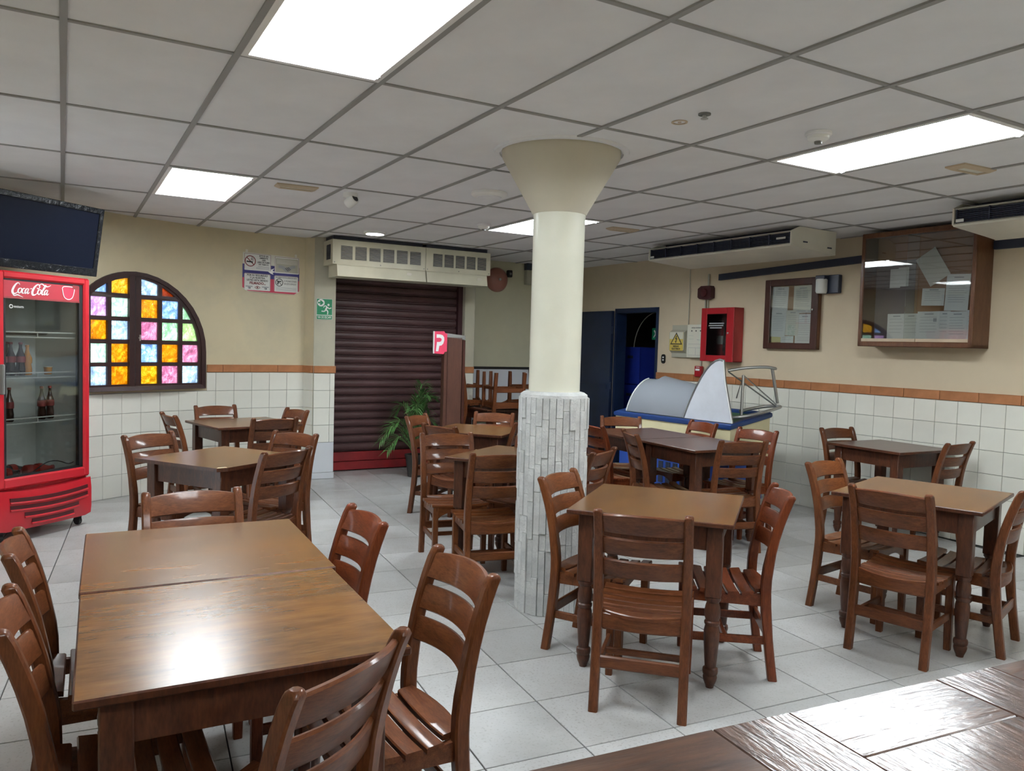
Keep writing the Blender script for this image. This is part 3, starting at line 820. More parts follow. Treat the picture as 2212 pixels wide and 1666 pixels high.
def chair(x, y, face, label, kind='', group='wooden dining chairs', z=0, flip=False, name='dining_chair', fine=True):
    t = thing(name, label, 'chair', (x, y, z), math.radians(face-90), group)
    if flip: t.rotation_euler = (PI, 0, math.radians(face+90))
    for n, me in PROTO[kind]: obj(n, me, None, t)
    return t
# foreground joined table
chair(.545, 1.580, 125, 'chair with its back to the camera at the near end of the big foreground table')
chair(1.100, 2.171, 181.0, 'nearest chair on the right side of the big foreground table, seat slats showing')
chair(1.045, 2.923, 179.5, 'farther chair on the right side of the big foreground table', '_red')
chair(-0.144, 2.961, -1.5, 'farther chair on the left side of the foreground table, partly cut by the frame')
chair(-0.129, 2.252, 0.0, 'nearest chair on the left side of the foreground table, mostly outside the frame')
chair(0.496, 3.653, -90.3, 'chair at the far end of the big foreground table, only its top rails showing')
# left middle table
chair(0.509, 5.899, -56.0, 'chair left of the chipped table, its top rail dark against the tiled wall')
chair(1.200, 4.805, 121.4, 'chair nearest the camera at the chipped table, seen from behind')
chair(1.477, 5.692, -145.7, 'chair behind the right corner of the chipped table, facing the camera')
# far left table
chair(1.313, 8.175, -81.8, 'chair standing against the tiled wall behind the far left table')
chair(0.789, 7.333, 10.0, 'chair at the left end of the far left table, seen edge on')
chair(1.985, 7.605, -164.9, 'chair at the right end of the far left table beside the pilaster')
chair(1.581, 6.778, 97.5, 'chair in front of the far left table, seen from behind')
# table beside the column, right
chair(2.071, 2.492, 45.0, 'chair with its back to the camera at the turned-leg table right of the column')
chair(2.298, 3.488, -60.0, 'chair standing right in front of the stone column base', '_tan')
chair(3.090, 2.650, 143.0, 'reddish chair on the right side of the turned-leg table by the column', '_red')
# right table
chair(3.617, 2.446, 14.5, 'chair with its back to the camera at the right-hand table before the counter')
chair(4.194, 3.303, -80.2, 'chair on the left side of the right-hand table, beyond its corner', '_tan')
chair(4.439, 2.188, 107.7, 'chair at the right edge of the frame beside the right-hand table')
# far right table by the wall
chair(6.205, 4.760, -94.9, 'chair at the far end of the small table by the tiled right wall')
chair(6.214, 3.598, 93.1, 'chair at the near end of the small table by the tiled right wall')
# joined tables before the freezer
chair(4.821, 6.197, -118.8, 'chair at the far left end of the joined tables by the freezer, facing the camera')
chair(4.031, 5.610, -3.0, 'left chair with drilled back rail at the joined tables by the freezer', '_red')
chair(4.003, 5.029, -22.1, 'chair at the left side of the joined tables, beside their dark table leg')
chair(5.300, 5.522, 173.1, 'chair between the joined tables and the cream freezer front', '_red')
chair(5.310, 4.866, -172.3, 'chair at the right of the joined tables with the freezer corner behind', '_red')
chair(4.500, 4.253, 73.6, 'chair nearest the camera at the joined tables by the freezer, seen from behind')
# tables behind the column
chair(3.117, 4.159, 121.7, 'chair half hidden behind the right side of the column')
chair(2.385, 4.246, 78.0, 'chair left of the column with a broad slatted seat, seen from behind', '_tan')
chair(2.518, 5.354, -101.4, 'chair facing the camera behind the table left of the column', '_tan')
chair(3.177, 5.041, -146.5, 'chair just left of the column at table-top height, nearer of two there')
chair(2.692, 5.883, 19.2, 'chair in front of the palm at the far centre table, seen from behind')
chair(2.864, 6.775, -50.0, 'chair farthest left at the far centre table, side on beside the palm')
chair(3.574, 5.977, 130.1, 'chair peeping out left of the column at the far centre table')
chair(3.752, 6.858, -130.0, 'chair behind the far centre table, in front of the stacked chairs')
# chairs stacked upside down on the corner table
chair(4.62, 8.02, 85, 'upside-down chair on the corner table, nearest the camera of the stack', '', 'chairs stacked upside down', .785+.444, True)
chair(4.19, 8.79, 0, 'upside-down chair at the left back of the corner table stack', '', 'chairs stacked upside down', .785+.444, True)
chair(5.41, 8.50, 180, 'upside-down chair at the right of the corner table stack beside the column', '', 'chairs stacked upside down', .785+.444, True)

# ------------------------------------------------------------------ dining tables
LEGP = [(.030, .430), (.036, .425), (.036, .412), (.028, .402), (.033, .385), (.037, .360), (.036, .335), (.030, .318), (.036, .312), (.036, .302), (.031, .294), (.036, .270), (.036, .240), (.031, .160), (.026, .098), (.034, .092), (.036, .080), (.034, .066), (.030, .062), (.033, .050), (.030, .034), (.020, .010), (.018, 0)]
_tl = {}
def table(x, y, ang, w, d, label, top='table_top_wood', chip=False):
    t = thing('dining_table', label, 'table', (x, y, 0), math.radians(ang), 'wooden dining tables')
    zt = .785; a, b = w/2, d/2
    bm = B()
    if chip:
        poly = [(-a, -b+.03), (-a+.035, -b+.012), (-a+.06, -b), (a-.02, -b), (a, -b+.02), (a, b), (-a, b)]
        prism(bm, poly, lambda p, q, c: (p, q, c), zt-.022, zt)
    else: box(bm, -a, a, -b, b, zt-.022, zt, .004)
    bm.normal_update()
    for f in bm.faces:
        if abs(f.normal.z) < .9: f.material_index = 1
    obj('tabletop', bm, [top, 'table_frame_wood'], t)
    if chip:
        bm = B(); prism(bm, [(-a+.005, -b+.034), (-a+.035, -b+.016), (-a+.058, -b+.004), (-a+.07, -b+.03), (-a+.03, -b+.05)], lambda p, q, c: (p, q, c), zt-.012, zt+.001); obj('chipped_corner', bm, 'bare_wood', t)
    i = .055
    for s in (-1, 1):
        bm = B(); box(bm, -a+i+.06, a-i-.06, s*(b-i-.022)-.010, s*(b-i-.022)+.010, zt-.142, zt-.021); obj('apron', bm, 'table_frame_wood', t)
        bm = B(); box(bm, s*(a-i-.022)-.010, s*(a-i-.022)+.010, -b+i+.06, b-i-.06, zt-.142, zt-.021); obj('apron', bm, 'table_frame_wood', t)
    if 'leg' not in _tl:
        bm = B(); box(bm, -.036, .036, -.036, .036, .428, zt-.022, .004); lathe(bm, LEGP, 16); _tl['leg'] = mesh_of(bm, 'leg', 'table_frame_wood', 40)
    for sx in (-1, 1):
        for sy in (-1, 1): obj('leg', _tl['leg'], None, t, loc=(sx*(a-i-.03), sy*(b-i-.03), 0))
    return t
table(.408, 2.215, -2, .757, .77, 'nearer worn brown table of the big joined pair in the foreground')
table(.446, 3.003, -2.6, .775, .785, 'farther worn brown table of the big joined pair in the foreground')
table(.905, 5.320, 34, .735, .735, 'brown square table with a chipped pale corner in front of the fridge', chip=True)
table(1.451, 7.454, 13, .79, .76, 'far left brown table below the stained-glass window wall')
table(2.641, 3.042, 40.5, .78, .775, 'worn square table with turned legs right of the stone column')
table(4.282, 2.680, 18.2, .81, .755, 'worn square table with turned legs at right before the counter')
table(6.190, 4.205, -2, .71, .72, 'dark square table against the tiled right wall', 'table_top_dark')
table(4.640, 4.860, -3, .76, .75, 'nearer dark table of the joined pair before the cream freezer', 'table_top_dark')
table(4.655, 5.625, -3, .75, .765, 'farther dark table of the joined pair before the cream freezer', 'table_top_dark')
table(2.807, 4.741, 33.4, .775, .775, 'square table partly hidden behind the left of the column')
table(3.285, 6.330, 41, .74, .74, 'far centre table in front of the wooden partition and palm')
table(4.760, 8.550, 0, .78, .76, 'corner table carrying upside-down chairs beside the white board', 'table_top_dark')

# ------------------------------------------------------------------ bar counter in the right foreground
ct = thing('bar_counter', 'dark glossy bar counter of inlaid wooden boards in the right foreground', 'counter', (.413, .673, 0), math.radians(-5.1))
def cb(u0, u1, v0, v1, along, z=1.12):
    bm = B(); box(bm, u0+.0005, u1-.0005, -v1+.0005, -v0-.0005, z-.03, z+random.uniform(-.0006, .0004), .0014); obj('board', bm, 'counter_wood_along' if along else 'counter_wood_across', ct)
DEP = .56
cb(-.55, .244, 0, .113, True); cb(-.55, .244, .113, .30, True); cb(-.55, .244, .30, DEP, True)
cb(.244, .36, 0, DEP, False); cb(.36, .625, 0, .113, True); cb(.36, .625, .113, .36, False); cb(.36, .625, .36, DEP, True)
cb(.625, .74, 0, DEP, False); cb(.74, 1.55, 0, .113, True); cb(.74, 1.55, .113, .30, True); cb(.74, 1.55, .30, DEP, True)
cb(1.55, 1.67, 0, DEP, False); cb(1.67, 2.4, 0, .113, True); cb(1.67, 2.4, .113, .30, True); cb(1.67, 2.4, .30, DEP, True)
bm = B(); box(bm, -.56, 2.41, -DEP-.01, .004, 1.062, 1.091, .004); obj('edge_board', bm, 'counter_wood_along', ct)
bm = B(); box(bm, -.50, 2.35, -DEP+.04, -.06, .10, 1.065); obj('body', bm, 'cabinet_wood_dark', ct)
bm = B(); box(bm, -.46, 2.31, -DEP+.08, -.10, 0, .10); obj('plinth', bm, 'black_plastic', ct)
for k in range(4):
    bm = B(); box(bm, -.44+k*.70, .20+k*.70, -.062, -.050, .18, .98, .004); obj('front_panel', bm, 'cabinet_wood', ct)

# ------------------------------------------------------------------ drinks fridge
FR = thing('drinks_fridge', 'tall red glass-door drinks fridge with a white script logo at the left', 'fridge', (-.072, 6.994, 0), math.radians(40.2))
X0, X1, FD = -.44, .355, .60
bm = B()
box(bm, X0, X0+.03, .05, FD, .09, 2.0); box(bm, X1-.03, X1, .05, FD, .09, 2.0); box(bm, X0, X1, FD-.03, FD, .09, 2.0); box(bm, X0, X1, .05, FD, 1.965, 2.0); box(bm, X0, X1, .05, FD, .09, .40)
obj('body', bm, 'fridge_red', FR)
bm = B()
box(bm, X0+.03, X0+.036, .06, FD-.03, .40, 1.965); box(bm, X1-.036, X1-.03, .06, FD-.03, .40, 1.965); box(bm, X0+.03, X1-.03, FD-.036, FD-.03, .40, 1.965); box(bm, X0+.03, X1-.03, .06, FD-.03, .40, .425); box(bm, X0+.03, X1-.03, .06, FD-.03, 1.95, 1.965)
box(bm, -.03, .03, FD-.05, FD-.036, .425, 1.95, .004)
obj('liner', bm, 'grey_liner', FR)
dr = obj('door', (lambda b: (box(b, X0, X0+.066, .0, .05, .40, 1.998, .014), box(b, X1-.058, X1, .0, .05, .40, 1.998, .014), box(b, X0+.05, X1-.045, .0, .05, 1.945, 1.998, .012), box(b, X0+.05, X1-.045, .0, .05, .40, .478, .012), b)[-1])(B()), 'fridge_red', FR)
bm = B(); box(bm, X0+.060, X0+.085, .018, .052, .47, 1.95); box(bm, X1-.092, X1-.052, .018, .052, .47, 1.95); box(bm, X0+.06, X1-.052, .018, .052, .47, .492); box(bm, X0+.06, X1-.052, .018, .052, 1.925, 1.95); obj('gasket', bm, 'black_plastic', dr)
bm = B(); box(bm, X0+.064, X1-.056, .020, .026, .476, 1.947); obj('glass', bm, 'clear_glass', dr)
bm = B(); box(bm, -.418, -.398, -.035, .002, 1.10, 1.32, .006); obj('handle', bm, 'grey_plastic', dr)
hd = obj('header_panel', (lambda b: (box(b, -.375, .262, .012, .018, 1.80, 1.93, .002), b)[-1])(B()), 'fridge_header', FR)
flat(hd, 'lower_stripe', rect(-.375, .262, 1.800, 1.812), .011, 'label_red')
# script lettering
def sh(a, b): return (-.155+(a+.30*b)*.0345, 1.872+b*.0345)
def st(*p, w=.30): return [(a, b, (c if len(q) else w)) for a, b, *q in p for c in (q or [w])]
S = [
 st((-3.0, .9, .10), (-3.3, 1.25, .16), (-3.75, 1.2, .30), (-4.15, .5, .46), (-4.3, -.4, .50), (-3.95, -1.0, .40), (-3.4, -.95, .24), (-2.9, -.45, .12)),
 st((-4.2, -.95, .10), (-3.6, -1.42, .22), (-2.9, -1.25, .26), (-2.2, -1.45, .14), (-1.5, -1.7, .08)),
 st((-2.55, .25, .12), (-2.95, .05, .30), (-3.0, -.5, .32), (-2.6, -.85, .20), (-2.3, -.5, .28), (-2.3, .0, .26), (-2.55, .25, .10)),
 st((-1.55, .15, .10), (-1.85, .22, .20), (-2.1, -.15, .32), (-2.0, -.7, .30), (-1.6, -.82, .16), (-1.25, -.4, .10)),
 st((-.75, .15, .10), (-1.15, .2, .22), (-1.4, -.3, .34), (-1.2, -.85, .22), (-.8, -.3, .16), (-.72, .2, .12)),
 st((-.72, .25, .22), (-.8, -.5, .30), (-.6, -.85, .20), (-.3, -.5, .10)),
 st((-.35, .25, .18), (.0, .3, .18)),
 st((1.75, 1.0, .10), (1.45, 1.25, .18), (.95, 1.2, .30), (.45, .5, .46), (.3, -.4, .50), (.6, -1.0, .40), (1.15, -.95, .24), (1.6, -.5, .12)),
 st((1.1, .6, .10), (1.45, .35, .20), (1.75, .75, .20), (1.5, 1.1, .16), (2.0, 1.5, .20), (2.8, 1.15, .26), (3.6, 1.0, .22), (4.3, 1.35, .08)),
 st((2.05, .25, .12), (1.65, .05, .30), (1.6, -.5, .32), (2.0, -.85, .20), (2.3, -.5, .28), (2.3, .0, .26), (2.05, .25, .10)),
 st((2.4, -.5, .10), (2.95, .4, .16), (3.15, 1.15, .18), (2.9, 1.2, .16), (2.65, .2, .32), (2.65, -.6, .32), (2.95, -.85, .20), (3.2, -.5, .10)),
 st((3.85, .15, .10), (3.45, .2, .22), (3.2, -.3, .34), (3.4, -.85, .22), (3.8, -.3, .16), (3.88, .2, .12)),
 st((3.88, .25, .22), (3.8, -.5, .30), (4.0, -.85, .20), (4.35, -.5, .10))]
def shf(a, b): return sh(a, b)
lg = ribbon(hd, 'script_lettering', S, .0108, 'white_print', f=shf)
flat(hd, 'glass_emblem', [(.105, 1.905), (.120, 1.845), (.145, 1.824), (.175, 1.824), (.200, 1.845), (.215, 1.905), (.195, 1.918), (.125, 1.918)], .0112, 'print_crimson')
ribbon(hd, 'emblem_outline', [[(.105, 1.905, .006), (.120, 1.845, .006), (.145, 1.824, .006), (.175, 1.824, .006), (.200, 1.845, .006), (.215, 1.905, .006), (.195, 1.920, .006), (.125, 1.920, .006), (.105, 1.905, .006)]], .0105, 'white_print')
flat(hd, 'price_sticker', rrect(.198, .252, 1.905, 1.935, .004), .0095, 'label_red')
text(dr, 'imbera', .028, -.29, 1.742, .0192, 'white_print', 'LEFT')
ring(dr, 'maker_emblem', -.312, 1.742, .010, .015, .0192, 'white_print', 14)
for z in (1.53, 1.222, .878):                         # wire shelves
    bm = B()
    for q in range(22): tube(bm, [(X0+.05+q*.0333, .10, z-.012), (X0+.05+q*.0333, FD-.05, z-.012)], .0022, 5)
    for y in (.10, .32, FD-.05): tube(bm, [(X0+.04, y, z-.016), (X1-.04, y, z-.016)], .004, 6)
    sf = obj('shelf', bm, 'shelf_wire', FR); sf['kind'] = 'stuff'
    bm = B()
    tube(bm, [(X0+.04, .085, z-.012), (X1-.06, .085, z-.012), (X1-.052, .085, z-.004), (X1-.052, .085, z+.018), (X1-.06, .085, z+.026), (X0+.04, .085, z+.026)], .0055, 6)
    tube(bm, [(-.04, .095, z-.012), (-.04, .095, z+.022)], .004, 6); obj('shelf_rail', bm, 'shelf_wire', sf)
bm = B()
for q in range(26): tube(bm, [(X0+.05+q*.0283, .10, .437), (X0+.05+q*.0283, FD-.05, .437)], .0022, 5)
tube(bm, [(X0+.04, .095, .438), (X1-.04, .095, .438)], .0045, 6)
o = obj('floor_rack', bm, 'shelf_wire', FR); o['kind'] = 'stuff'
bm = B()                                               # bulging kick panel with curved slots
def kick(u, v): return (u, -.012-.045*(1-(u/.40)**2)*math.sin(PI*min(1, max(0, v))), v)
n = 14; lp = []
for k in range(n+1):
    x = X0+(X1-X0)*k/n; c = (x-(X0+X1)/2)/((X1-X0)/2); bl = .035*(1-c*c); zb = .085 if abs(c) < .86 else .10; zt = .392-.022*(1-c*c)
    lp.append([(x, .05, zb), (x, -.004-bl*.5, zb), (x, -.012-bl, zb+.06), (x, -.012-bl, zt-.09), (x, -.002-bl*.7, zt), (x, .05, zt)])
loft(bm, lp); kp = obj('kick_panel', bm, 'fridge_red', FR, smooth=30)
for q, (a, b, zc) in enumerate(((-.36, .31, .330), (-.36, .31, .275), (-.255, .215, .218), (-.20, .165, .165))):
    bm = B(); lp = []
    for k in range(13):
        x = a+(b-a)*k/12; c = (x-(X0+X1)/2)/((X1-X0)/2); bl = .035*(1-c*c); z = zc-.022*(1-c*c)
        lp.append([(x, -.0160-bl, z-.016), (x, -.0160-bl, z+.012), (x, .0-bl, z+.012), (x, .0-bl, z-.016)])
    loft(bm, lp); obj('vent_slot', bm, 'red_dark', kp)
    bm = B(); lp = []
    for k in range(13):
        x = a+(b-a)*k/12; c = (x-(X0+X1)/2)/((X1-X0)/2); bl = .035*(1-c*c); z = zc-.022*(1-c*c)-.023
        lp.append([(x, -.021-bl, z-.008), (x, -.026-bl, z), (x, -.014-bl, z+.009), (x, -.005-bl, z-.008)])
    loft(bm, lp); obj('slot_lip', bm, 'fridge_red', kp, smooth=40)
for x in (X0+.06, X1-.06):
    for y in (.07, FD-.07):
        bm = B(); lathe(bm, [(.032, -.014), (.034, -.010), (.034, .010), (.032, .014)], 16, M=Matrix.Translation((x, y, .034)) @ Matrix.Rotation(PI/2, 4, 'Y')); box(bm, x-.02, x+.02, y-.02, y+.02, .05, .09); obj('caster', bm, 'rubber', FR)
def fp(x, y, z):
    c, s = math.cos(math.radians(40.2)), math.sin(math.radians(40.2)); return (-.072+x*c-y*s, 6.994+x*s+y*c, z)
def bottle(x, y, z, h, liquid, label, lab='label_red', lying=None, r=.030):
    t = thing('drink_bottle', label, 'bottle', fp(x, y, z), 0, 'bottles in the drinks fridge')
    M = Matrix.Identity(4)
    if lying is not None: M = Matrix.Rotation(lying, 4, 'Z') @ Matrix.Translation((-h/2, 0, r)) @ Matrix.Rotation(PI/2, 4, 'Y')
    bm = B(); lathe(bm, [(r*.8, 0), (r, .008), (r, .22*h), (r*.86, .36*h), (r, .52*h), (r*.95, .60*h), (r*.55, .74*h), (r*.36, .86*h), (r*.36, .96*h)], 14, M=M); obj('body', bm, liquid, t, smooth=50)
    bm = B(); lathe(bm, [(r*1.02, .40*h), (r*1.05, .50*h), (r*1.0, .585*h)], 14, M=M); obj('paper_label', bm, lab, t, smooth=50)
    bm = B(); lathe(bm, [(r*.44, .945*h), (r*.44, h), (r*.38, h+.003)], 12, M=M); obj('cap', bm, 'label_red' if lab != 'orange_drink' else 'orange_drink', t)
bottle(-.238, .14, .880, .255, 'cola', 'dark cola bottle standing alone on the left of the third fridge shelf')
bottle(.030, .14, .880, .255, 'cola', 'left of the two dark cola bottles side by side on the third shelf')
bottle(.110, .15, .880, .255, 'cola', 'right of the two dark cola bottles side by side on the third shelf')
for x, y, w_ in ((-.285, .15, 'front row leftmost'), (-.21, .16, 'front row middle'), (-.138, .15, 'front row rightmost, next to the orange drink'), (-.25, .245, 'back row left'), (-.17, .255, 'back row right')):
    bottle(x, y, 1.226, .25, 'cola', 'dark bottle of the second shelf group, '+w_, r=.033)
bottle(-.066, .17, 1.226, .23, 'orange_drink', 'orange drink bottle beside the dark bottles on the second shelf', 'orange_drink', r=.032)
bottle(-.33, .18, 1.534, .27, 'red_bottle', 'reddish bottle at the far left of the top fridge shelf', r=.034)
o = thing('juice_cup', 'small amber cup standing alone on the second fridge shelf', 'cup', fp(.135, .20, 1.226))
bm = B(); lathe(bm, [(.026, 0), (.032, .055), (.033, .06)], 14); obj('body', bm, 'orange_drink', o, smooth=50)
bm = B(); lathe(bm, [(.034, .058), (.034, .064), (.02, .066)], 14); obj('lid', bm, 'paper_warm', o)
for x, y, a, l, q in ((-.245, .17, .06, 'left front one', 'cola'), (.03, .17, -.05, 'red right front one', 'red_bottle'), (-.10, .295, .04, 'back one', 'cola')):
    bottle(x, y, .442, .24, q, l+' of the bottles lying on the floor of the fridge', 'red_bottle', math.radians(40.2)+a, .044)
t = thing('serving_tray', 'black oval tray lying on the top shelf of the fridge', 'tray', fp(-.06, .25, 1.532), math.radians(40.2))
bm = B(); lathe(bm, [(.13, 0), (.165, .004), (.175, .018), (.168, .018), (.155, .008), (.02, .006)], 24, M=Matrix.Diagonal((1.2, .75, 1, 1))); obj('dish', bm, 'black_plastic', t, smooth=50)
bm = B(); lathe(bm, [(.172, .0175), (.178, .020), (.174, .023)], 24, M=Matrix.Diagonal((1.2, .75, 1, 1))); obj('rim', bm, 'grey_plastic', t)
bm = B(); tube(bm, catmull([fp(-.24, .105, .455), fp(-.10, .10, .475), fp(.05, .12, .535), fp(.15, .12, .538), fp(.24, .11, .505), fp(.30, .12, .51)], 5), .004, 6)
tag(obj('power_cable', bm, 'black_plastic', smooth=60), 'thin black cable looping across the bottom of the fridge', 'cable')

# ------------------------------------------------------------------ television above the fridge
tv = thing('television', 'flat black television in crinkled wrap hung above the red fridge', 'television', fp(-.085, -.01, 2.02), math.radians(40.2))
tv.rotation_euler = (math.radians(9.5), 0, math.radians(40.2))
W, Hh = .97, .545
bm = B(); box(bm, -W/2, W/2, .012, .060, 0, Hh, .008); box(bm, -.30, .30, .055, .085, .08, .44, .01); obj('back_cover', bm, 'black_plastic', tv)
bm = B()
box(bm, -W/2, -W/2+.038, -.006, .018, 0, Hh, .004); box(bm, W/2-.038, W/2, -.006, .018, 0, Hh, .004); box(bm, -W/2, W/2, -.006, .018, Hh-.042, Hh, .004); box(bm, -W/2, W/2, -.008, .018, 0, .062, .004)
obj('bezel', bm, 'wrapped_black', tv)
bm = B(); box(bm, -W/2+.034, W/2-.034, .004, .014, .058, Hh-.038); obj('screen', bm, 'screen_black', tv)
bm = B(); box(bm, -.10, .10, .08, .10, .16, .36); tube(bm, [(0, .09, .26), (0, .30, .30), (0, .55, .36)], .022, 8); box(bm, -.08, .08, .53, .55, .26, .46); obj('wall_bracket', bm, 'black_plastic', tv)

# ------------------------------------------------------------------ notices on the back wall
p, th = CW(5.12, 2.265, .012)
po = thing('notice_poster', 'red and blue poster of four safety notices on the cream wall', 'poster', p, th)
flat(po, 'backing', [(-.315, -.165), (-.285, -.195), (-.255, -.205), (.26, -.215), (.29, -.195), (.312, -.18), (.312, .195), (-.31, .21)], 0, 'paper_warm', .003)
flat(po, 'blue_field', rect(-.313, .311, -.06, .085), -.004, 'print_navy', .0005)
flat(po, 'red_field', [(-.313, -.165), (-.255, -.200), (.255, -.212), (.311, -.175), (.311, -.06), (-.313, -.06)], -.004, 'print_crimson', .0005)
flat(po, 'white_eagle', [(-.03, .055), (.0, .045), (.03, .06), (.01, .03), (.05, .02), (.01, .01), (.02, -.01), (-.01, .0), (-.04, .02)], -.0052, 'white_print', .0005)
def notice(x0, x1, z0, z1):
    a = flat(po, 'notice', rrect(x0, x1, z0, z1, .012), -.0055, 'paper', .0006)
    ribbon(a, 'notice_border', [[(x0+.004, z0+.01, .003), (x0+.004, z1-.004, .003)], [(x0+.004, z1-.004, .003), (x1-.004, z1-.004, .003)], [(x1-.004, z1-.004, .003), (x1-.004, z0+.01, .003)]], -.0064, 'print_maroon', .0003)
    return a
Y = -.0066
n1 = notice(-.296, -.008, .020, .200); n2 = notice(.032, .308, .012, .190); n3 = notice(-.296, -.012, -.192, -.012); n4 = notice(.030, .300, -.190, -.016)
ring(n1, 'prohibition_ring', -.232, .118, .050, .059, Y, 'print_maroon'); ribbon(n1, 'prohibition_bar', [[(-.272, .158, .009), (-.192, .078, .009)]], Y, 'print_maroon')
ribbon(n1, 'cigarette', [[(-.272, .112, .014), (-.205, .108, .014)], [(-.215, .125, .005), (-.222, .14, .006), (-.212, .15, .005), (-.218, .162, .004)], [(-.20, .122, .004), (-.207, .136, .005), (-.198, .148, .004)]], Y-.0004, 'print_black')
for k, s_ in enumerate(('ESTE ES UN', 'AMBIENTE', '100%', 'LIBRE DE HUMO', 'DE TABACO')): text(n1, s_, .0235, -.088, .178-k*.0225, Y, 'print_black', bold=.0006, xs=.82)
for k in range(3): ribbon(n1, 'fine_print', [[(-.17+.02*(k == 0), .066-k*.012, .004), (-.025, .064-k*.012, .004)]], Y, 'print_grey')
flat(n2, 'photo_field', rect(.044, .296, .022, .172), Y+.0004, 'panel_grey', .0004)
ribbon(n2, 'handshake', [[(.075, .085, .030), (.12, .078, .034), (.165, .052, .040), (.19, .045, .03)], [(.265, .092, .030), (.225, .085, .034), (.185, .058, .040), (.16, .04, .028)]], Y-.0004, 'print_grey')
ribbon(n2, 'fingers', [[(.15, .07, .006), (.185, .04, .006)], [(.165, .078, .006), (.20, .046, .006)], [(.18, .082, .006), (.212, .055, .006)]], Y-.001, 'print_black')
for k in range(4): ribbon(n2, 'fine_print', [[(.055, .158-k*.013, .004), (.285, .156-k*.013, .004)]], Y-.0004, 'paper')
for k, s_ in enumerate(('POR SU SEGURIDAD', 'Y LA NUESTRA', 'USTED ESTA SIENDO')): text(n3, s_, .0268, -.154, -.032-k*.0265, Y, 'print_black', bold=.0007, xs=.92)
text(n3, 'FILMADO...', .036, -.150, -.116, Y, 'print_maroon', bold=.0014, xs=1.0)
ribbon(n3, 'eye', [[(-.182, -.160, .004), (-.154, -.145, .005), (-.124, -.160, .004)], [(-.182, -.160, .004), (-.154, -.176, .005), (-.124, -.160, .004)]], Y, 'print_maroon'); flat(n3, 'pupil', disc(-.154, -.160, .009, 12), Y, 'print_maroon')
for s_ in (-1, 1):
    cx = -.154+s_*.088; flat(n3, 'camera_picture', rect(cx-.038, cx+.036, -.158, -.146), Y, 'print_grey'); flat(n3, 'camera_picture', disc(cx, -.166, .014, 10), Y, 'print_grey'); flat(n3, 'camera_lens', disc(cx+.01, -.170, .006, 8), Y-.001, 'print_black')
text(n4, 'PROHIBIDO PORTAR ARMAS DE FUEGO', .0215, .165, -.036, Y, 'print_black', xs=.62); text(n4, 'O MUNICIONES', .0255, .208, -.072, Y, 'print_black', xs=.78); text(n4, 'EN ESTE ESPACIO', .0255, .208, -.102, Y, 'print_black', xs=.68)
ring(n4, 'prohibition_ring', .086, -.090, .036, .043, Y, 'print_black'); ribbon(n4, 'prohibition_bar', [[(.058, -.062, .006), (.114, -.118, .006)]], Y, 'print_black'); ribbon(n4, 'pistol', [[(.062, -.080, .012), (.108, -.078, .012)], [(.075, -.084, .014), (.068, -.112, .013)]], Y-.0004, 'print_black')
for k in range(4): ribbon(n4, 'fine_print', [[(.05, -.142-k*.011, .0035), (.28, -.144-k*.011, .0035)]], Y, 'print_grey')
for s_, z in ((-1, .235), (1, .225)):
    bm = B(); box(bm, s_*.27-.012, s_*.27+.012, -.004, .0, z-.03, z+.004); obj('tape', bm, 'paper_warm', po)

ex = thing('exit_sign', 'green escape-route sign with white running figure on the pilaster', 'sign', (2.532, 8.634, 1.905))
flat(ex, 'plate', rect(-.089, .089, -.118, .112), 0, 'white_print', .002)
flat(ex, 'green_field', rect(-.086, .086, -.066, .109), -.0025, 'sign_green', .0005); flat(ex, 'green_strip', rect(-.086, .086, -.115, -.074), -.0025, 'sign_green', .0005)
flat(ex, 'arrow_disc', disc(-.040, .066, .041, 22), -.0033, 'white_print', .0004)
flat(ex, 'arrow', [(-.074, .074), (-.046, .074), (-.056, .090), (-.036, .090), (-.012, .066), (-.036, .042), (-.056, .042), (-.046, .058), (-.074, .058)], -.004, 'sign_green', .0004)
flat(ex, 'runner_head', disc(.044, .046, .0125, 12), -.0033, 'white_print', .0004)
ribbon(ex, 'running_figure', [[(.030, .026, .020), (.018, .000, .020), (.010, -.014, .017)], [(.026, .028, .011), (.004, .034, .010), (-.012, .016, .009)], [(.034, .022, .010), (.050, .006, .010), (.076, .014, .009)], [(.014, -.010, .013), (-.002, -.026, .012), (-.034, -.026, .011)], [(.016, -.010, .014), (.036, -.026, .013), (.034, -.060, .011)]], -.0034, 'white_print', .0004)
text(ex, 'VIA DE ESCAPE', .034, 0, -.0945, -.0034, 'white_print', bold=.0006, xs=.68)
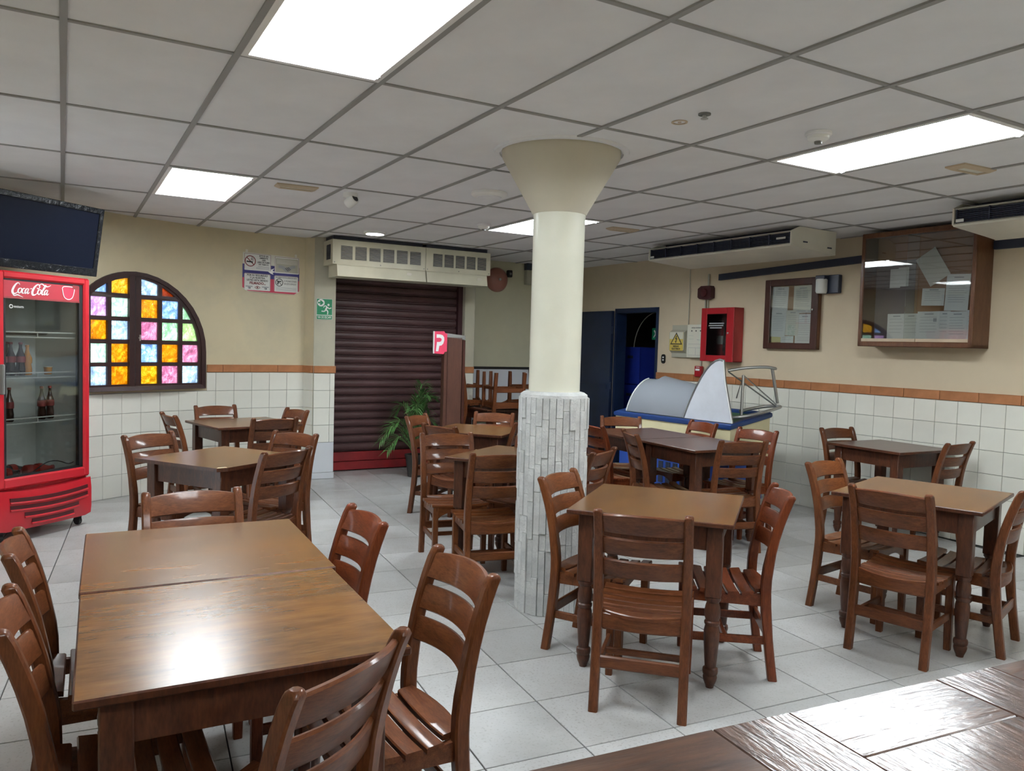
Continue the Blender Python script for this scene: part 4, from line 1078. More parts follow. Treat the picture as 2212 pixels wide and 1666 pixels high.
# ------------------------------------------------------------------ air curtains above the shutter
def aircurtain(x0, x1, n, label, side):
    t = thing('air_curtain', label, 'air curtain', (x0, 8.30, 2.25), 0, 'air curtains over the shutter')
    w = x1-x0
    prof = [(.34, .10), (.34, .40), (.0, .40), (.0, .135), (.012, .128), (.34, .128)]
    bm = B(); prism(bm, [(.0, .130), (.34, .130), (.34, .395), (.006, .395), (0, .389)], lambda a, b, c: (c, a, b), 0, w); cs = obj('casing', bm, 'beige_enamel', t)
    bm = B(); prism(bm, [(-.035, .0), (.30, .0), (.30, .130), (.0, .130), (-.01, .118)], lambda a, b, c: (c, a, b), .045 if side else .004, w-.004 if side else w-.05); obj('outlet_hood', bm, 'beige_enamel', t)
    pitch = (w-.12)/n
    for k in range(n):
        a = .09+k*pitch; b = a+pitch*.80
        bm = B(); box(bm, a, b, -.003, .004, .185, .330); g = obj('grille', bm, 'grille_dark', t)
        bm = B()
        for q in range(11): z = .188+q*.0132; loft(bm, [[(x, -.006, z), (x, -.004, z+.0032), (x, -.002, z+.0025), (x, -.005, z-.001)] for x in (a, b)])
        lv = obj('louvers', bm, 'beige_enamel', g); lv['kind'] = 'stuff'
    if side:
        bm = B(); box(bm, -.003, .004, .08, .22, .185, .345); g = obj('side_grille', bm, 'grille_dark', t)
        bm = B()
        for q in range(11): z = .19+q*.014; box(bm, -.006, .002, .08, .22, z, z+.003)
        lv = obj('louvers', bm, 'grille_dark', g); lv['kind'] = 'stuff'
    for x in (.02, w*.5, w-.02):
        bm = B(); lathe(bm, [(.006, -.002), (.006, .003)], 8, M=Matrix.Translation((x, 0, .15)) @ Matrix.Rotation(PI/2, 4, 'X')); obj('screw', bm, 'grey_plastic', t)
    flat(t, 'badge', rrect(w*.78, w*.78+.06, .06, .09, .012), -.024 if not side else -.026, 'beige_enamel_pale')
    bm = B(); box(bm, .02, w-.02, .05, .32, .395, .437); obj('ceiling_bracket', bm, 'grille_dark', t)
aircurtain(2.515, 3.594, 6, 'left beige air curtain with six grilles above the roller shutter', True)
aircurtain(3.598, 4.43, 5, 'right beige air curtain with five grilles above the roller shutter', False)

# ------------------------------------------------------------------ ceiling-hung air conditioners on the right
def aircon(tc, half, label):
    t = thing('air_conditioner', label, 'air conditioner', RW(tc, 2.47, .715), RROT, 'ceiling-hung air conditioners')
    bm = B(); prism(bm, [(-.312, .052), (-.300, .040), (.31, .0), (.31, .180), (-.16, .190), (-.300, .172), (-.312, .164), (-.296, .160), (-.270, .158), (-.270, .066), (-.296, .064)], lambda a, b, c: (c, a, b), -half, half); obj('casing', bm, 'beige_enamel_pale', t)
    for s in (-1, 1):
        bm = B(); prism(bm, [(-.31, .050), (.31, .0), (.31, .214), (-.20, .216), (-.31, .170)], lambda a, b, c: (c, a, b), s*half-.006, s*half+.006); e = obj('end_panel', bm, 'beige_enamel_pale', t)
        for y, z in ((.22, .06), (-.12, .085)):
            bm = B(); box(bm, s*half-.009, s*half+.009, y-.03, y+.03, z-.006, z+.006); obj('slot', bm, 'grille_dark', e)
        bm = B(); prism(bm, [(-.10, .19), (.30, .185), (.30, .218), (-.02, .218)], lambda a, b, c: (c, a, b), s*half-.02, s*half-.014); obj('hanger', bm, 'panel_grey', t)
    bm = B(); box(bm, -half+.01, half-.01, -.272, -.266, .062, .164); g = obj('grille_back', bm, 'grille_dark', t)
    bm = B()
    for q in range(7): z = .072+q*.0132; loft(bm, [[(x, -.300, z), (x, -.278, z+.006), (x, -.276, z+.003), (x, -.298, z-.004)] for x in (-half+.012, half-.012)])
    lv = obj('louvers', bm, 'louver_blue', g); lv['kind'] = 'stuff'
    for q in range(9):
        x = -half+.02+(2*half-.04)*q/8; bm = B(); box(bm, x-.004, x+.004, -.302, -.272, .062, .164); obj('divider', bm, 'louver_blue', g)
    for x0, x1 in ((half-.16, half-.06), (-half+.02, -half+.075)):
        bm = B(); box(bm, x0, x1, -.309, -.302, .105 if x0 > 0 else .068, .122 if x0 > 0 else .090, .001); obj('badge', bm, 'paper', t)
    bm = B(); box(bm, -half+.05, half-.05, -.12, .28, .188, .2195); obj('gap_shade_slab', bm, 'grille_dark', t)  # dark slab standing in for the shade between unit and ceiling
aircon(5.60, .93, 'cream ceiling-hung air conditioner above the red extinguisher cabinet')
aircon(2.31, .93, 'cream ceiling-hung air conditioner cut by the right edge of the frame')
def duct(segs, label):
    bm = B()
    loft(bm, [[RW(t, z-.035, .004), RW(t, z-.035, .045), RW(t, z+.035, .045), RW(t, z+.035, .004)] for t, z in segs]); tag(obj('pipe_duct', bm, 'grille_dark'), label, 'duct')
duct([(6.45, 2.40), (5.6, 2.43), (4.51, 2.47)], 'black pipe duct on the wall between the air conditioner and large cabinet')
duct([(3.45, 2.485), (2.3, 2.49)], 'black pipe duct on the wall right of the large notice cabinet')

# ------------------------------------------------------------------ notice cabinets and safety gear on the right wall
def rthing(name, label, cat, t, z, off=0.0, group=None): return thing(name, label, cat, RW(t, z, off), RROT, group)
def carcass(t, w, h, d, mat, th=.025):
    bm = B(); box(bm, -w/2, -w/2+th, -d, -.004, 0, h); box(bm, w/2-th, w/2, -d, -.004, 0, h); box(bm, -w/2, w/2, -d, -.004, 0, th); box(bm, -w/2, w/2, -d, -.004, h-th, h); return obj('carcass', bm, mat, t)
def sheet(t, x, z, w, h, y, mat='paper', rot=0, lines=6, head=True):
    c, s = math.cos(rot), math.sin(rot)
    R_ = lambda a, b: (x+a*c-b*s, z+a*s+b*c)
    p = flat(t, 'paper', [R_(a, b) for a, b in rect(-w/2, w/2, -h/2, h/2)], y, mat, .0006)
    st_ = []
    for k in range(lines):
        zz = h*.30-k*h*.62/max(1, lines); r_ = random.uniform(.28, .40)
        a0, b0 = R_(-w*.38, zz); a1, b1 = R_(w*r_, zz); st_.append([(a0, b0, .0028), (a1, b1, .0028)])
    if head: a0, b0 = R_(-w*.18, h*.41); a1, b1 = R_(w*.22, h*.41); st_.append([(a0, b0, .009), (a1, b1, .009)])
    if st_: ribbon(p, 'print_lines', st_, y-.0012, 'print_grey', .0003)
    return p
bc = rthing('notice_cabinet', 'large wooden notice cabinet with glass doors high on the right wall', 'notice cabinet', 3.98, 1.64)
W, Hh, D = 1.03, 1.02, .262
carcass(bc, W, Hh, D-.02, 'cabinet_wood')
bm = B(); box(bm, -W/2+.02, W/2-.02, -.05, -.03, .02, Hh-.02); obj('pin_board', bm, 'felt_board', bc)
bm = B(); box(bm, -W/2+.02, -.115, -.056, -.049, .06, Hh-.24); obj('grey_board', bm, 'felt_grey', bc)
bm = B(); e = .034
box(bm, -W/2, -W/2+e, -D, -D+.024, 0, Hh, .006); box(bm, W/2-e, W/2, -D, -D+.024, 0, Hh, .006); box(bm, -W/2, W/2, -D, -D+.024, 0, .045, .006); box(bm, -W/2, W/2, -D, -D+.024, Hh-.045, Hh, .006); obj('front_frame', bm, 'cabinet_wood', bc)
for x0, x1, y in ((-W/2+e, .03, -D+.010), (-.08, W/2-e, -D+.018)):
    bm = B(); box(bm, x0, x1, y-.002, y+.002, .05, Hh-.045); g = obj('sliding_glass', bm, 'cabinet_glass', bc)
    bm = B(); box(bm, x0, x1, y-.004, y+.004, .045, .072); obj('glass_rail', bm, 'beige_plastic', g)
Z0 = -.062
sheet(bc, -.30, .62, .10, .17, Z0, lines=0, head=False); sheet(bc, -.22, .63, .10, .17, Z0-.003, lines=0, head=False)
sheet(bc, -.27, .18, .17, .24, Z0, lines=5); sheet(bc, -.13, .18, .15, .24, Z0-.002, lines=5); sheet(bc, .03, .19, .20, .25, Z0-.003, lines=6); flat(bc, 'stamp', rect(.075, .105, .225, .255), Z0-.006, 'print_grey')
sheet(bc, .17, .19, .10, .25, Z0-.001, lines=5); sheet(bc, .28, .18, .17, .26, Z0-.004, lines=7); sheet(bc, .41, .19, .10, .26, Z0-.002, 'paper', .02, 4)
sheet(bc, .06, .44, .20, .15, Z0-.002, 'paper', -.03, 5); sheet(bc, .27, .47, .20, .31, Z0-.005, 'paper', -.04, 10); sheet(bc, .42, .50, .07, .22, Z0-.001, 'paper', 0, 3)
sheet(bc, .05, .70, .20, .28, Z0-.012, 'paper_warm', .55, 0, False)
sc_ = rthing('notice_cabinet', 'small dark wooden notice cabinet with papers beside the extinguisher cabinet', 'notice cabinet', 5.425, 1.60)
W, Hh, D = .665, .725, .065
carcass(sc_, W, Hh, D-.015, 'cabinet_wood')
bm = B(); box(bm, -W/2+.02, W/2-.02, -.025, -.006, .02, Hh-.02); obj('pin_board', bm, 'felt_board', sc_)
bm = B(); e = .078
box(bm, -W/2, -W/2+e, -D, -D+.022, 0, Hh, .006); box(bm, W/2-e, W/2, -D, -D+.022, 0, Hh, .006); box(bm, -W/2+e-.01, W/2-e+.01, -D, -D+.022, 0, e*.8, .006); box(bm, -W/2+e-.01, W/2-e+.01, -D, -D+.022, Hh-e*.9, Hh, .006); dd = obj('door_frame', bm, 'cabinet_wood_dark', sc_)
bm = B(); box(bm, -W/2+e-.005, W/2-e+.005, -D+.008, -D+.012, .06, Hh-.065); obj('glass', bm, 'cabinet_glass', dd)
bm = B(); lathe(bm, [(.008, 0), (.010, .012), (.006, .016)], 10, M=Matrix.Translation((W/2-.05, -D, .40)) @ Matrix.Rotation(PI/2, 4, 'X')); obj('knob', bm, 'steel', dd)
Z0 = -.027
sheet(sc_, -.155, .52, .20, .26, Z0-.002, 'paper', -.03, 8); sheet(sc_, .125, .51, .22, .28, Z0-.002, 'paper_warm', .0, 8); sheet(sc_, -.165, .26, .19, .27, Z0-.006, 'paper', -.04, 9); sheet(sc_, .01, .27, .16, .26, Z0-.004, 'paper_warm', -.03, 8)
sheet(sc_, .16, .22, .18, .28, Z0, 'paper', 0, 8); sheet(sc_, -.19, .10, .12, .06, Z0-.001, 'paper_yellow', 0, 0, False); sheet(sc_, -.05, .10, .16, .07, Z0, 'paper', 0, 2, False); sheet(sc_, .15, .10, .20, .08, Z0-.001, 'paper', 0, 3, False)
em = rthing('emergency_lamp', 'dark box emergency lamp with a clear cup beside the small notice cabinet', 'emergency lamp', 4.978, 2.155)
bm = B(); box(bm, -.11, .11, -.06, -.004, 0, .18, .006); obj('housing', bm, 'louver_blue', em)
bm = B(); lathe(bm, [(.046, 0), (.055, .02), (.055, .13), (.05, .14)], 18, c=(-.05, -.10)); obj('lens', bm, 'grey_liner', em, smooth=50)
bm = B(); box(bm, -.105, .0, -.13, -.055, .135, .175, .005); obj('lamp_head', bm, 'louver_blue', em)

fx = rthing('extinguisher_cabinet', 'red fire extinguisher cabinet with a glazed door on the right wall', 'fire cabinet', 6.335, 1.44)
W, Hh, D = .49, .605, .158
carcass(fx, W, Hh, D-.015, 'cabinet_red', .012)
bm = B(); box(bm, -W/2+.01, W/2-.01, -.012, -.004, .01, Hh-.01); obj('back_panel', bm, 'red_dark', fx)
bm = B(); a0, a1 = -W/2+.085, W/2-.105
box(bm, -W/2, a0, -D, -D+.016, 0, Hh, .003); box(bm, a1, W/2, -D, -D+.016, 0, Hh, .003); box(bm, a0, a1, -D, -D+.016, 0, .07, .003); box(bm, a0, a1, -D, -D+.016, Hh-.07, Hh, .003); dd = obj('door', bm, 'cabinet_red', fx)
bm = B(); box(bm, a0, a1, -D+.006, -D+.010, .068, Hh-.068); obj('glass', bm, 'clear_glass', dd)
bm = B(); lathe(bm, [(.009, 0), (.011, .010), (.006, .014)], 10, M=Matrix.Translation((a1+.03, -D, .32)) @ Matrix.Rotation(PI/2, 4, 'X')); obj('knob', bm, 'steel', dd)
for k, (x0, x1, z) in enumerate(((-.12, .10, .43), (-.13, .09, .405), (-.11, .07, .38))): ribbon(dd, 'white_lettering', [[(x0, z, .012), (x1, z, .012)]], -D+.0045, 'print_grey')
tb = rthing('fire_extinguisher', 'fire extinguisher standing inside the red wall cabinet', 'fire extinguisher', 6.345, 1.456, .078)
bm = B(); lathe(bm, [(.050, 0), (.054, .01), (.054, .30), (.045, .345), (.018, .37), (.018, .40)], 18); obj('cylinder', bm, 'cabinet_red', tb, smooth=50)
bm = B(); lathe(bm, [(.0548, .18), (.0552, .185), (.0552, .27), (.0548, .275)], 18); obj('paper_label', bm, 'paper', tb)
bm = B(); box(bm, -.012, .012, -.05, .03, .40, .425, .003); box(bm, -.010, .010, -.06, .03, .435, .452, .003); obj('lever', bm, 'steel', tb)
bm = B(); tube(bm, catmull([(.02, 0, .39), (.058, -.01, .36), (.062, -.02, .22), (.06, -.02, .10)], 5), .009, 8); obj('hose', bm, 'rubber', tb, smooth=60)
fpn = rthing('fire_alarm_unit', 'white fire alarm panel left of the red extinguisher cabinet', 'alarm panel', 6.735, 1.473)
bm = B(); box(bm, -.150, .150, -.075, -.004, 0, .39, .004); obj('case', bm, 'panel_white', fpn)
bm = B(); box(bm, -.135, .135, -.079, -.074, .015, .375, .002); dd = obj('door', bm, 'panel_white', fpn)
text(dd, 'CENTRAL DE INCENDIO', .020, 0, .35, -.0795, 'print_black', xs=.7)
for x in (-.07, 0, .07): flat(dd, 'indicator', disc(x, .315, .009, 12), -.0795, 'print_black')
ribbon(dd, 'outline', [[(-.12, .16, .003), (.12, .16, .003)], [(-.12, .115, .003), (.12, .115, .003)], [(-.12, .03, .003), (.12, .03, .003)], [(-.12, .03, .003), (-.12, .115, .003)], [(.12, .03, .003), (.12, .115, .003)], [(0, .03, .003), (0, .115, .003)], [(-.12, .26, .002), (-.04, .26, .002)], [(-.12, .22, .002), (-.04, .22, .002)], [(.02, .21, .006), (.07, .207, .002)]], -.0795, 'print_grey')
ring(dd, 'lock', .125, .195, .006, .012, -.0795, 'print_black', 12)
eb = rthing('electrical_box', 'grey electrical box with a yellow lightning warning sign', 'electrical box', 7.04, 1.469)
bm = B(); box(bm, -.150, .150, -.030, -.004, 0, .39, .003); obj('back_box', bm, 'panel_grey', eb)
bm = B(); prism(bm, [(-.030, .05), (-.075, .09), (-.075, .30), (-.030, .33)], lambda a, b, c: (c, a, b), -.150, .105); obj('cover', bm, 'panel_grey', eb)
sg = flat(eb, 'warning_sign', rect(-.138, .092, .082, .305), -.077, 'sign_yellow', .0015)
flat(sg, 'upper_field', rect(-.138, .092, .22, .305), -.079, 'panel_white', .0004)
flat(sg, 'triangle', [(-.125, .155), (.082, .155), (-.0215, .302)], -.0795, 'print_black', .0004); flat(sg, 'triangle_field', [(-.102, .167), (.059, .167), (-.0215, .282)], -.0803, 'sign_yellow', .0004)
flat(sg, 'lightning', [(-.018, .262), (-.044, .218), (-.020, .222), (-.034, .190), (-.042, .192), (-.026, .172), (-.014, .192), (-.022, .190), (-.002, .232), (-.024, .228), (-.006, .262)], -.0812, 'print_black', .0004)
text(sg, 'RIESGO', .030, -.023, .132, -.0795, 'print_black', bold=.001); text(sg, 'ELECTRICO', .030, -.023, .102, -.0795, 'print_black', bold=.001, xs=.92)
ho = rthing('alarm_horn', 'dark maroon alarm sounder box on the conduit above the panel', 'alarm', 6.635, 2.15)
bm = B(); prism(bm, [(-.11, .03), (-.11, .13), (-.06, .16), (.08, .16), (.10, .13), (.10, .02), (.04, .0), (-.08, .01)], lambda a, b, c: (a, c, b), -.07, -.004); obj('case', bm, 'alarm_maroon', ho)
bm = B(); lathe(bm, [(.04, 0), (.05, .012), (.045, .02), (.01, .012)], 16, M=Matrix.Translation((0, -.07, .08)) @ Matrix.Rotation(PI/2, 4, 'X')); obj('sounder', bm, 'red_dark', ho, smooth=50)
ps = rthing('pull_station', 'small red fire alarm pull box below the white alarm panel', 'fire alarm', 6.715, 1.25)
bm = B(); box(bm, -.055, .055, -.05, -.012, 0, .125, .005); obj('case', bm, 'cabinet_red', ps)
bm = B(); box(bm, -.035, .035, -.056, -.049, .07, .095, .002); obj('pull_bar', bm, 'white_print', ps)
flat(ps, 'caption', rect(-.03, .03, .108, .116), -.051, 'white_print', .0005)
for nm, tt, z0, z1, r_, lab in (('conduit', 6.625, 1.865, 2.45, .011, 'dark metal conduit rising from the white alarm panel'), ('conduit', 6.665, 1.865, 2.15, .010, 'shorter conduit beside the red cabinet, ending at the sounder'), ('conduit', 6.70, 1.375, 1.475, .010, 'short conduit between alarm panel and red pull box'), ('conduit', 6.93, 1.86, 2.55, .005, 'thin grey conduit rising from the electrical box')):
    bm = B(); p = RW(tt, 0, .018); tube(bm, [(p.x, p.y, z0), (p.x, p.y, z1)], r_, 8); tag(obj(nm, bm, 'panel_grey', smooth=60), lab, 'conduit')
ou = rthing('wall_socket', 'black oval wall socket beside the blue doorway', 'socket', 7.354, 1.385)
bm = B(); prism(bm, rrect(-.034, .034, 0, .115, .030), lambda a, b, c: (a, c, b), -.014, -.002); obj('plate', bm, 'black_plastic', ou)
for z in (.045, .078): flat(ou, 'socket_face', rrect(-.012, .014, z-.010, z+.008, .003), -.0145, 'white_print')

# ------------------------------------------------------------------ storeroom seen through the doorway
for k in range(3):
    t = thing('crate', ('lowest', 'middle', 'topmost')[k]+' blue plastic crate of the stack in the dark storeroom', 'crate', RW(8.52, .001+k*.53, -.62), RROT, 'blue crates in the storeroom')
    bm = B(); w, d, h = .21, .18, .52
    for s in (-1, 1):
        box(bm, min(s*w, s*(w-.012)), max(s*w, s*(w-.012)), -d, d, 0, h); box(bm, -w, w, min(s*d, s*(d-.012)), max(s*d, s*(d-.012)), 0, h)
    box(bm, -w, w, -d, d, 0, .014); obj('walls', bm, 'crate_blue', t)
    for z in (.10, .24, .50):
        bm = B(); box(bm, -w-.006, w+.006, -d-.006, -d+.002, z-.012, z+.012); obj('rib', bm, 'crate_blue', t)
    bm = B(); box(bm, -.06, .06, -d-.002, -d+.004, .36, .40); obj('hand_slot', bm, 'grille_dark', t)
bm = B(); lp = []
for k in range(13):
    a = PI*(.5+.5*k/12); tt = 8.05-.55*math.cos(a)*-1*-1; lp.append((tt, 1.55+.52*math.sin(a)))
tube(bm, [RW(8.08+.50*math.cos(PI*k/20), 1.55+.52*math.sin(PI*k/20), -.55) for k in range(21)], .006, 6)
tag(obj('arch_moulding', bm, 'panel_grey', smooth=60), 'thin pale arched moulding line inside the dark storeroom', 'moulding')
es = thing('exit_sign', 'small green exit sign inside the dark storeroom doorway', 'sign', RW(8.20, 1.77, -.60), RROT)
flat(es, 'plate', rect(-.06, .06, -.08, .08), 0, 'sign_green', .002); ribbon(es, 'running_figure', [[(-.02, .05, .02), (.01, .0, .02), (-.03, -.05, .014)], [(.01, .0, .016), (.035, -.055, .014)]], -.003, 'white_print')

# ------------------------------------------------------------------ ice-cream freezer
fz = thing('chest_freezer', 'cream and blue ice-cream freezer with broken curved display guard', 'freezer', (5.375, 6.13, 0), math.radians(-84.6))
HW = .80
def fzs(y): return .87+.10*y/.60                        # the rim rises to the back
bm = B(); prism(bm, [(.012, .49), (.60, .49), (.60, fzs(.6)-.045), (.012, .825)], lambda a, b, c: (c, a, b), -HW+.012, HW-.012); obj('body', bm, 'freezer_cream', fz)
bm = B(); box(bm, -HW+.05, HW-.05, .05, .57, .11, .49); obj('base', bm, 'freezer_base_blue', fz)
bm = B()
for k in range(9): box(bm, -.45+k*.10, -.39+k*.10, .044, .05, .18, .40)
o = obj('base_vents', bm, 'grille_dark', fz); o['kind'] = 'stuff'
bm = B(); lp = []
for x, y in ((-HW, 0), (HW, 0), (HW, .61), (-HW, .61)):
    sx = 1 if x > 0 else -1; sy = 1 if y > .3 else -1; z = fzs(y)
    def q(i, zz): return (x-sx*i, y-sy*i*(1 if sy < 0 else 1), zz)
    lp.append([q(.0, z-.050), q(-.006, z-.035), q(-.004, z-.010), q(.012, z), q(.075, z), q(.085, z-.012), q(.085, z-.05)])
loft(bm, lp, closed=True); obj('rim', bm, 'freezer_blue', fz, smooth=30)
bm = B(); prism(bm, [(.08, fzs(.08)-.02), (.53, fzs(.53)-.02), (.53, fzs(.53)-.03), (.08, fzs(.08)-.03)], lambda a, b, c: (c, a, b), -HW+.08, HW-.08); obj('lid', bm, 'freezer_green', fz)
def curved(x0, x1, hh, lean, name, mat, sk=0, n=10, droop=0):
    bm = B(); lp = []
    for k in range(n+1):
        a = PI/2*.92*k/n; y = .05+lean*(1-math.cos(a)); z = fzs(.05)+hh*math.sin(a); s_ = sk*math.sin(a)
        z2 = z-droop*math.sin(a)
        lp.append([(x0+s_, y, z), (x1+s_*.3, y, z2), (x1+s_*.3, y+.006, z2-.003), (x0+s_, y+.006, z-.003)])
    loft(bm, lp); return obj(name, bm, mat, fz, smooth=50)
curved(-.66, -.30, .36, .26, 'guard_sheet', 'acrylic', .10)
curved(-.42, .22, .40, .30, 'guard_sheet', 'acrylic', .06, droop=.085)
bm = B(); ar = [(-.66+.10*math.sin(PI/2*.92*k/10), .046+.26*(1-math.cos(PI/2*.92*k/10)), fzs(.05)+.36*math.sin(PI/2*.92*k/10)+.002) for k in range(11)]
tube(bm, ar, .008, 6); obj('guard_edge', bm, 'shelf_wire', fz, smooth=60)
bm = B(); tube(bm, [(-.36, .30, 1.23), (-.20, .16, 1.12), (-.06, .06, .90)], .005, 6); obj('sheet_seam', bm, 'print_grey', fz)
tri = [(.17, fzs(.04))]
for k in range(1, 9):
    u = k/8; tri.append((.17+.38*u**1.12, fzs(.04)+.60*math.sin(u*PI/2*.98)))
tri += [(.60, fzs(.04)+.59), (.64, fzs(.04)+.40), (.78, fzs(.04))]
def tf(a, b, c): return (a, .045+c+.10*(b-fzs(.04)), b)
bm = B(); prism(bm, tri, tf, 0, .010); gp = obj('end_guard', bm, 'foam_white', fz)
bm = B(); tube(bm, [tf(a, b, .004) for a, b in tri[:10]], .012, 6); tube(bm, [tf(a, b, .004) for a, b in tri[9:]], .012, 6); obj('guard_trim', bm, 'steel', gp, smooth=60)
bm = B()
F1, F2, F3, F4 = (.66, .33, 1.33), (.79, .62, 1.42), (.68, .30, .93), (.80, .66, 1.02)
tube(bm, [F1, F3], .014, 8); tube(bm, catmull([(.56, .22, 1.37), (.66, .35, 1.40), (.78, .50, 1.415), (.83, .58, 1.405), (.80, .64, 1.40)], 5), .014, 8); tube(bm, [(.79, .60, 1.40), (.81, .68, 1.06)], .016, 8); tube(bm, [(.58, .34, 1.10), F1, (.81, .66, 1.05)], .007, 6); tube(bm, [(.60, .18, 1.36), (.81, .66, 1.03)], .007, 6)
tube(bm, catmull([(.64, .14, .92), (.76, .20, .935), (.86, .42, .985), (.86, .66, 1.03), (.70, .62, 1.02), (.58, .40, .97)], 5), .016, 8)
obj('guard_frame', bm, 'steel', fz, smooth=60)
for x in (-HW+.10, HW-.10):
    for y in (.10, .52):
        bm = B(); lathe(bm, [(.045, -.015), (.05, -.010), (.05, .010), (.045, .015)], 16, M=Matrix.Translation((x, y, .05)) @ Matrix.Rotation(PI/2, 4, 'Y')); box(bm, x-.025, x+.025, y-.025, y+.025, .06, .12); obj('caster', bm, 'rubber', fz)

# ------------------------------------------------------------------ partition, palm, white board, bell in the far corner
pt = thing('partition_post', 'tall plain brown wooden partition panel beside the palm', 'partition', (3.79, 7.92, 0), math.radians(-6))
bm = B(); box(bm, -.125, .085, -.05, .05, .03, 1.63, .004); obj('panel', bm, 'partition_wood', pt)
bm = B(); box(bm, .088, .118, -.06, .06, .03, 1.60, .003); obj('edge_strip', bm, 'cabinet_wood_dark', pt)
bm = B(); prism(bm, [(-.125, 1.632), (.118, 1.605), (.118, 1.650), (-.125, 1.675)], lambda a, b, c: (a, c, b), -.05, .05); obj('top_cap', bm, 'grey_plastic', pt)
bm = B(); box(bm, -.09, -.082, -.054, -.05, .05, 1.60); obj('groove', bm, 'cabinet_wood_dark', pt)
bm = B(); box(bm, -.16, .15, -.16, .16, 0, .03, .004); obj('foot', bm, 'cabinet_wood_dark', pt)
ps_ = thing('payment_sign', 'pink-red square sign with a white letter P on the partition', 'sign', (3.595, 7.86, 1.565), math.radians(-4))
flat(ps_, 'plate', [(-.068, -.118), (.040, -.125), (.052, -.10), (.078, -.095), (.078, .10), (.056, .105), (.040, .128), (-.068, .122)], 0, 'sign_pink', .012)
flat(ps_, 'light_edge', rect(-.078, -.068, -.120, .124), .002, 'white_print', .012)
flat(ps_, 'letter_p', [(-.046, .092), (.0, .090), (.026, .082), (.042, .060), (.044, .030), (.034, -.008), (.012, -.030), (-.012, -.034), (-.022, -.095), (-.052, -.095), (-.040, .008), (-.012, .008), (.008, .016), (.014, .034), (.008, .048), (-.008, .054), (-.046, .052)], -.0126, 'white_print')
pm = thing('potted_palm', 'green palm with feathery fronds in a dark pot before the shutter', 'palm', (3.56, 8.42, 0))
bm = B(); lathe(bm, [(.075, 0), (.105, .22), (.115, .24), (.115, .26), (.10, .26), (.095, .22)], 20); obj('pot', bm, 'pot_dark', pm, smooth=40)
bm = B(); lathe(bm, [(.097, .215), (.05, .225)], 16); obj('soil', bm, 'soil', pm)
random.seed(21)
def frond(az, reach, top, droop, nleaf=19, ll=.23):
    P = catmull([(0, 0, .22), (reach*.22*math.cos(az), reach*.22*math.sin(az), .22+top*.55), (reach*.6*math.cos(az), reach*.6*math.sin(az), .22+top), (reach*math.cos(az), reach*math.sin(az), .22+top-droop)], 7)
    fr_ = obj('frond', (lambda b: (tube(b, P, [.006-.004*i/len(P) for i in range(len(P))], 5), b)[-1])(B()), 'palm_stem', pm)
    bm = B()
    for k in range(nleaf):
        i = int(len(P)*(.28+.70*k/nleaf)); p = Vector(P[min(i, len(P)-1)]); q = Vector(P[min(i+1, len(P)-1)]); d = (q-p)
        if d.length < 1e-5: d = p-Vector(P[-2])
        d.normalize()
        side = d.cross(Vector((0, 0, 1))); side.normalize()
        l_ = ll*(1-.45*k/nleaf)*random.uniform(.85, 1.1)
        for s_ in (-1, 1):
            v = (d*.85+side*s_*.55+Vector((0, 0, random.uniform(-.02, .22)))).normalized(); w = v.cross(Vector((0, 0, 1))).normalized()*.0075
            m_ = p+v*l_*.5; e_ = p+v*l_-Vector((0, 0, l_*.18)); u_ = Vector((0, 0, .0035))
            a = [bm.verts.new(x) for x in (p, m_+w, e_, m_-w, m_+u_)]
            bm.faces.new((a[0], a[1], a[4])); bm.faces.new((a[1], a[2], a[4])); bm.faces.new((a[2], a[3], a[4])); bm.faces.new((a[3], a[0], a[4])); bm.faces.new((a[3], a[2], a[1], a[0]))
    lf = obj('leaflets', bm, 'palm_green', fr_); lf['kind'] = 'stuff'
for az, re_, tp, dr_ in ((200, .36, .44, .08), (196, .50, .40, .18), (262, .20, .66, -.06), (285, .16, .70, -.08), (310, .22, .64, -.06), (240, .30, .56, -.02), (250, .22, .62, .05), (300, .18, .74, .0), (340, .20, .70, .0), (20, .22, .60, .05), (275, .16, .82, -.04), (60, .25, .66, .06), (205, .46, .26, .14), (330, .20, .46, .04), (120, .3, .6, .1), (285, .2, .34, .06)):
    frond(math.radians(az), re_, tp, dr_)
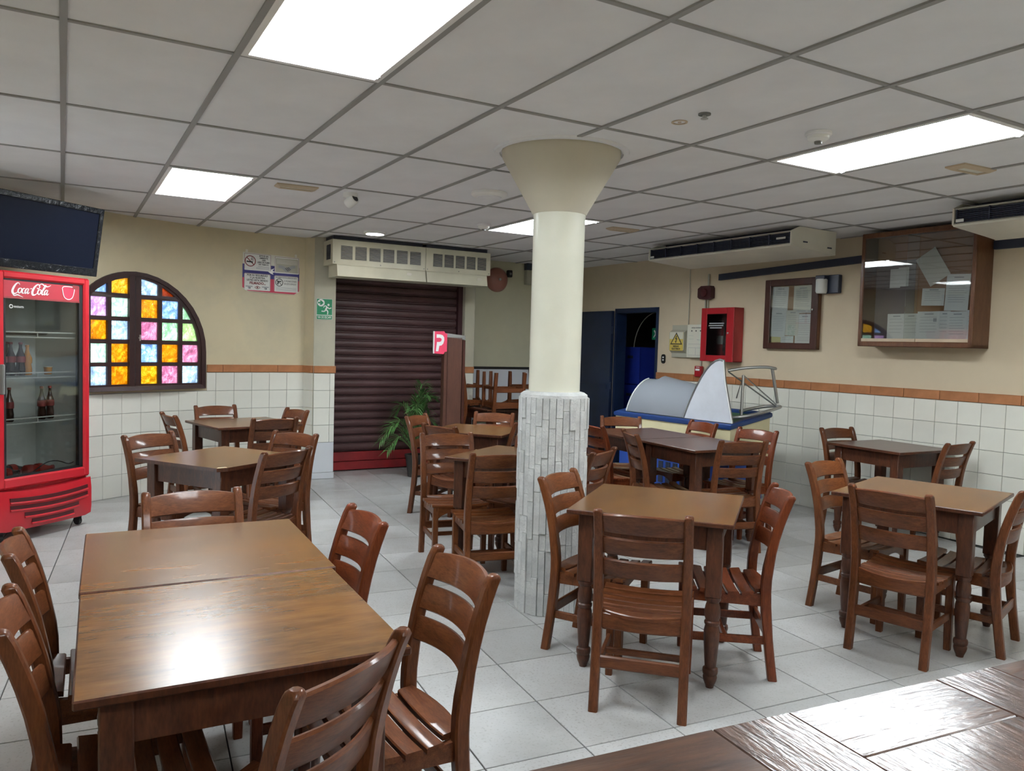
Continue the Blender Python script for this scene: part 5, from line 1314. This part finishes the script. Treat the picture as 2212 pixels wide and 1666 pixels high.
wb = thing('white_board', 'white board with a black frame leaning in the far corner', 'board', (5.13, 9.28, .55), 0)
wb.rotation_euler = (math.radians(-6), 0, 0)
bm = B(); box(bm, -.50, .50, -.012, .008, 0, .69, .002); obj('panel', bm, 'whiteboard', wb)
bm = B(); box(bm, -.52, .52, -.018, .012, .68, .715, .003); box(bm, -.52, -.495, -.018, .012, -.01, .70, .003); box(bm, .495, .52, -.018, .012, -.01, .70, .003); box(bm, -.52, .52, -.018, .012, -.02, .005, .003); obj('frame', bm, 'black_plastic', wb)
bm = B(); box(bm, -.40, -.36, -.01, .03, -.56, .0); box(bm, .36, .40, -.01, .03, -.56, .0); obj('leg', bm, 'black_plastic', wb)
be = thing('alarm_bell', 'round reddish alarm bell on the far wall beside the air curtain', 'bell', (5.11, 9.40, 2.44))
bm = B(); lathe(bm, [(.165, .01), (.165, .03), (.14, .075), (.08, .10), (.02, .108)], 28, M=Matrix.Rotation(PI/2, 4, 'X')); obj('gong', bm, 'bell_red', be, smooth=50)
bm = B(); lathe(bm, [(.018, .10), (.018, .125), (.01, .13)], 12, M=Matrix.Rotation(PI/2, 4, 'X')); obj('boss', bm, 'steel', be)
bm = B(); box(bm, -.05, .05, -.02, -.002, -.05, .05); obj('back_plate', bm, 'alarm_maroon', be)
sb = thing('wall_camera', 'small black camera box on the far wall right of the bell', 'camera', (5.30, 9.40, 2.53))
bm = B(); box(bm, -.035, .035, -.06, -.002, -.045, .05, .008); obj('case', bm, 'black_plastic', sb)
bm = B(); lathe(bm, [(.018, .058), (.016, .068), (.01, .069)], 12, M=Matrix.Rotation(PI/2, 4, 'X')); obj('lens', bm, 'grey_plastic', sb)
jb = thing('junction_box', 'pale junction box on the far wall at the edge of the column', 'box', (5.62, 9.40, 2.40))
bm = B(); box(bm, -.07, .07, -.08, -.002, 0, .20, .006); obj('case', bm, 'panel_grey', jb)
bm = B(); box(bm, -.075, .075, -.09, -.002, .20, .30, .006); obj('cover', bm, 'louver_blue', jb)
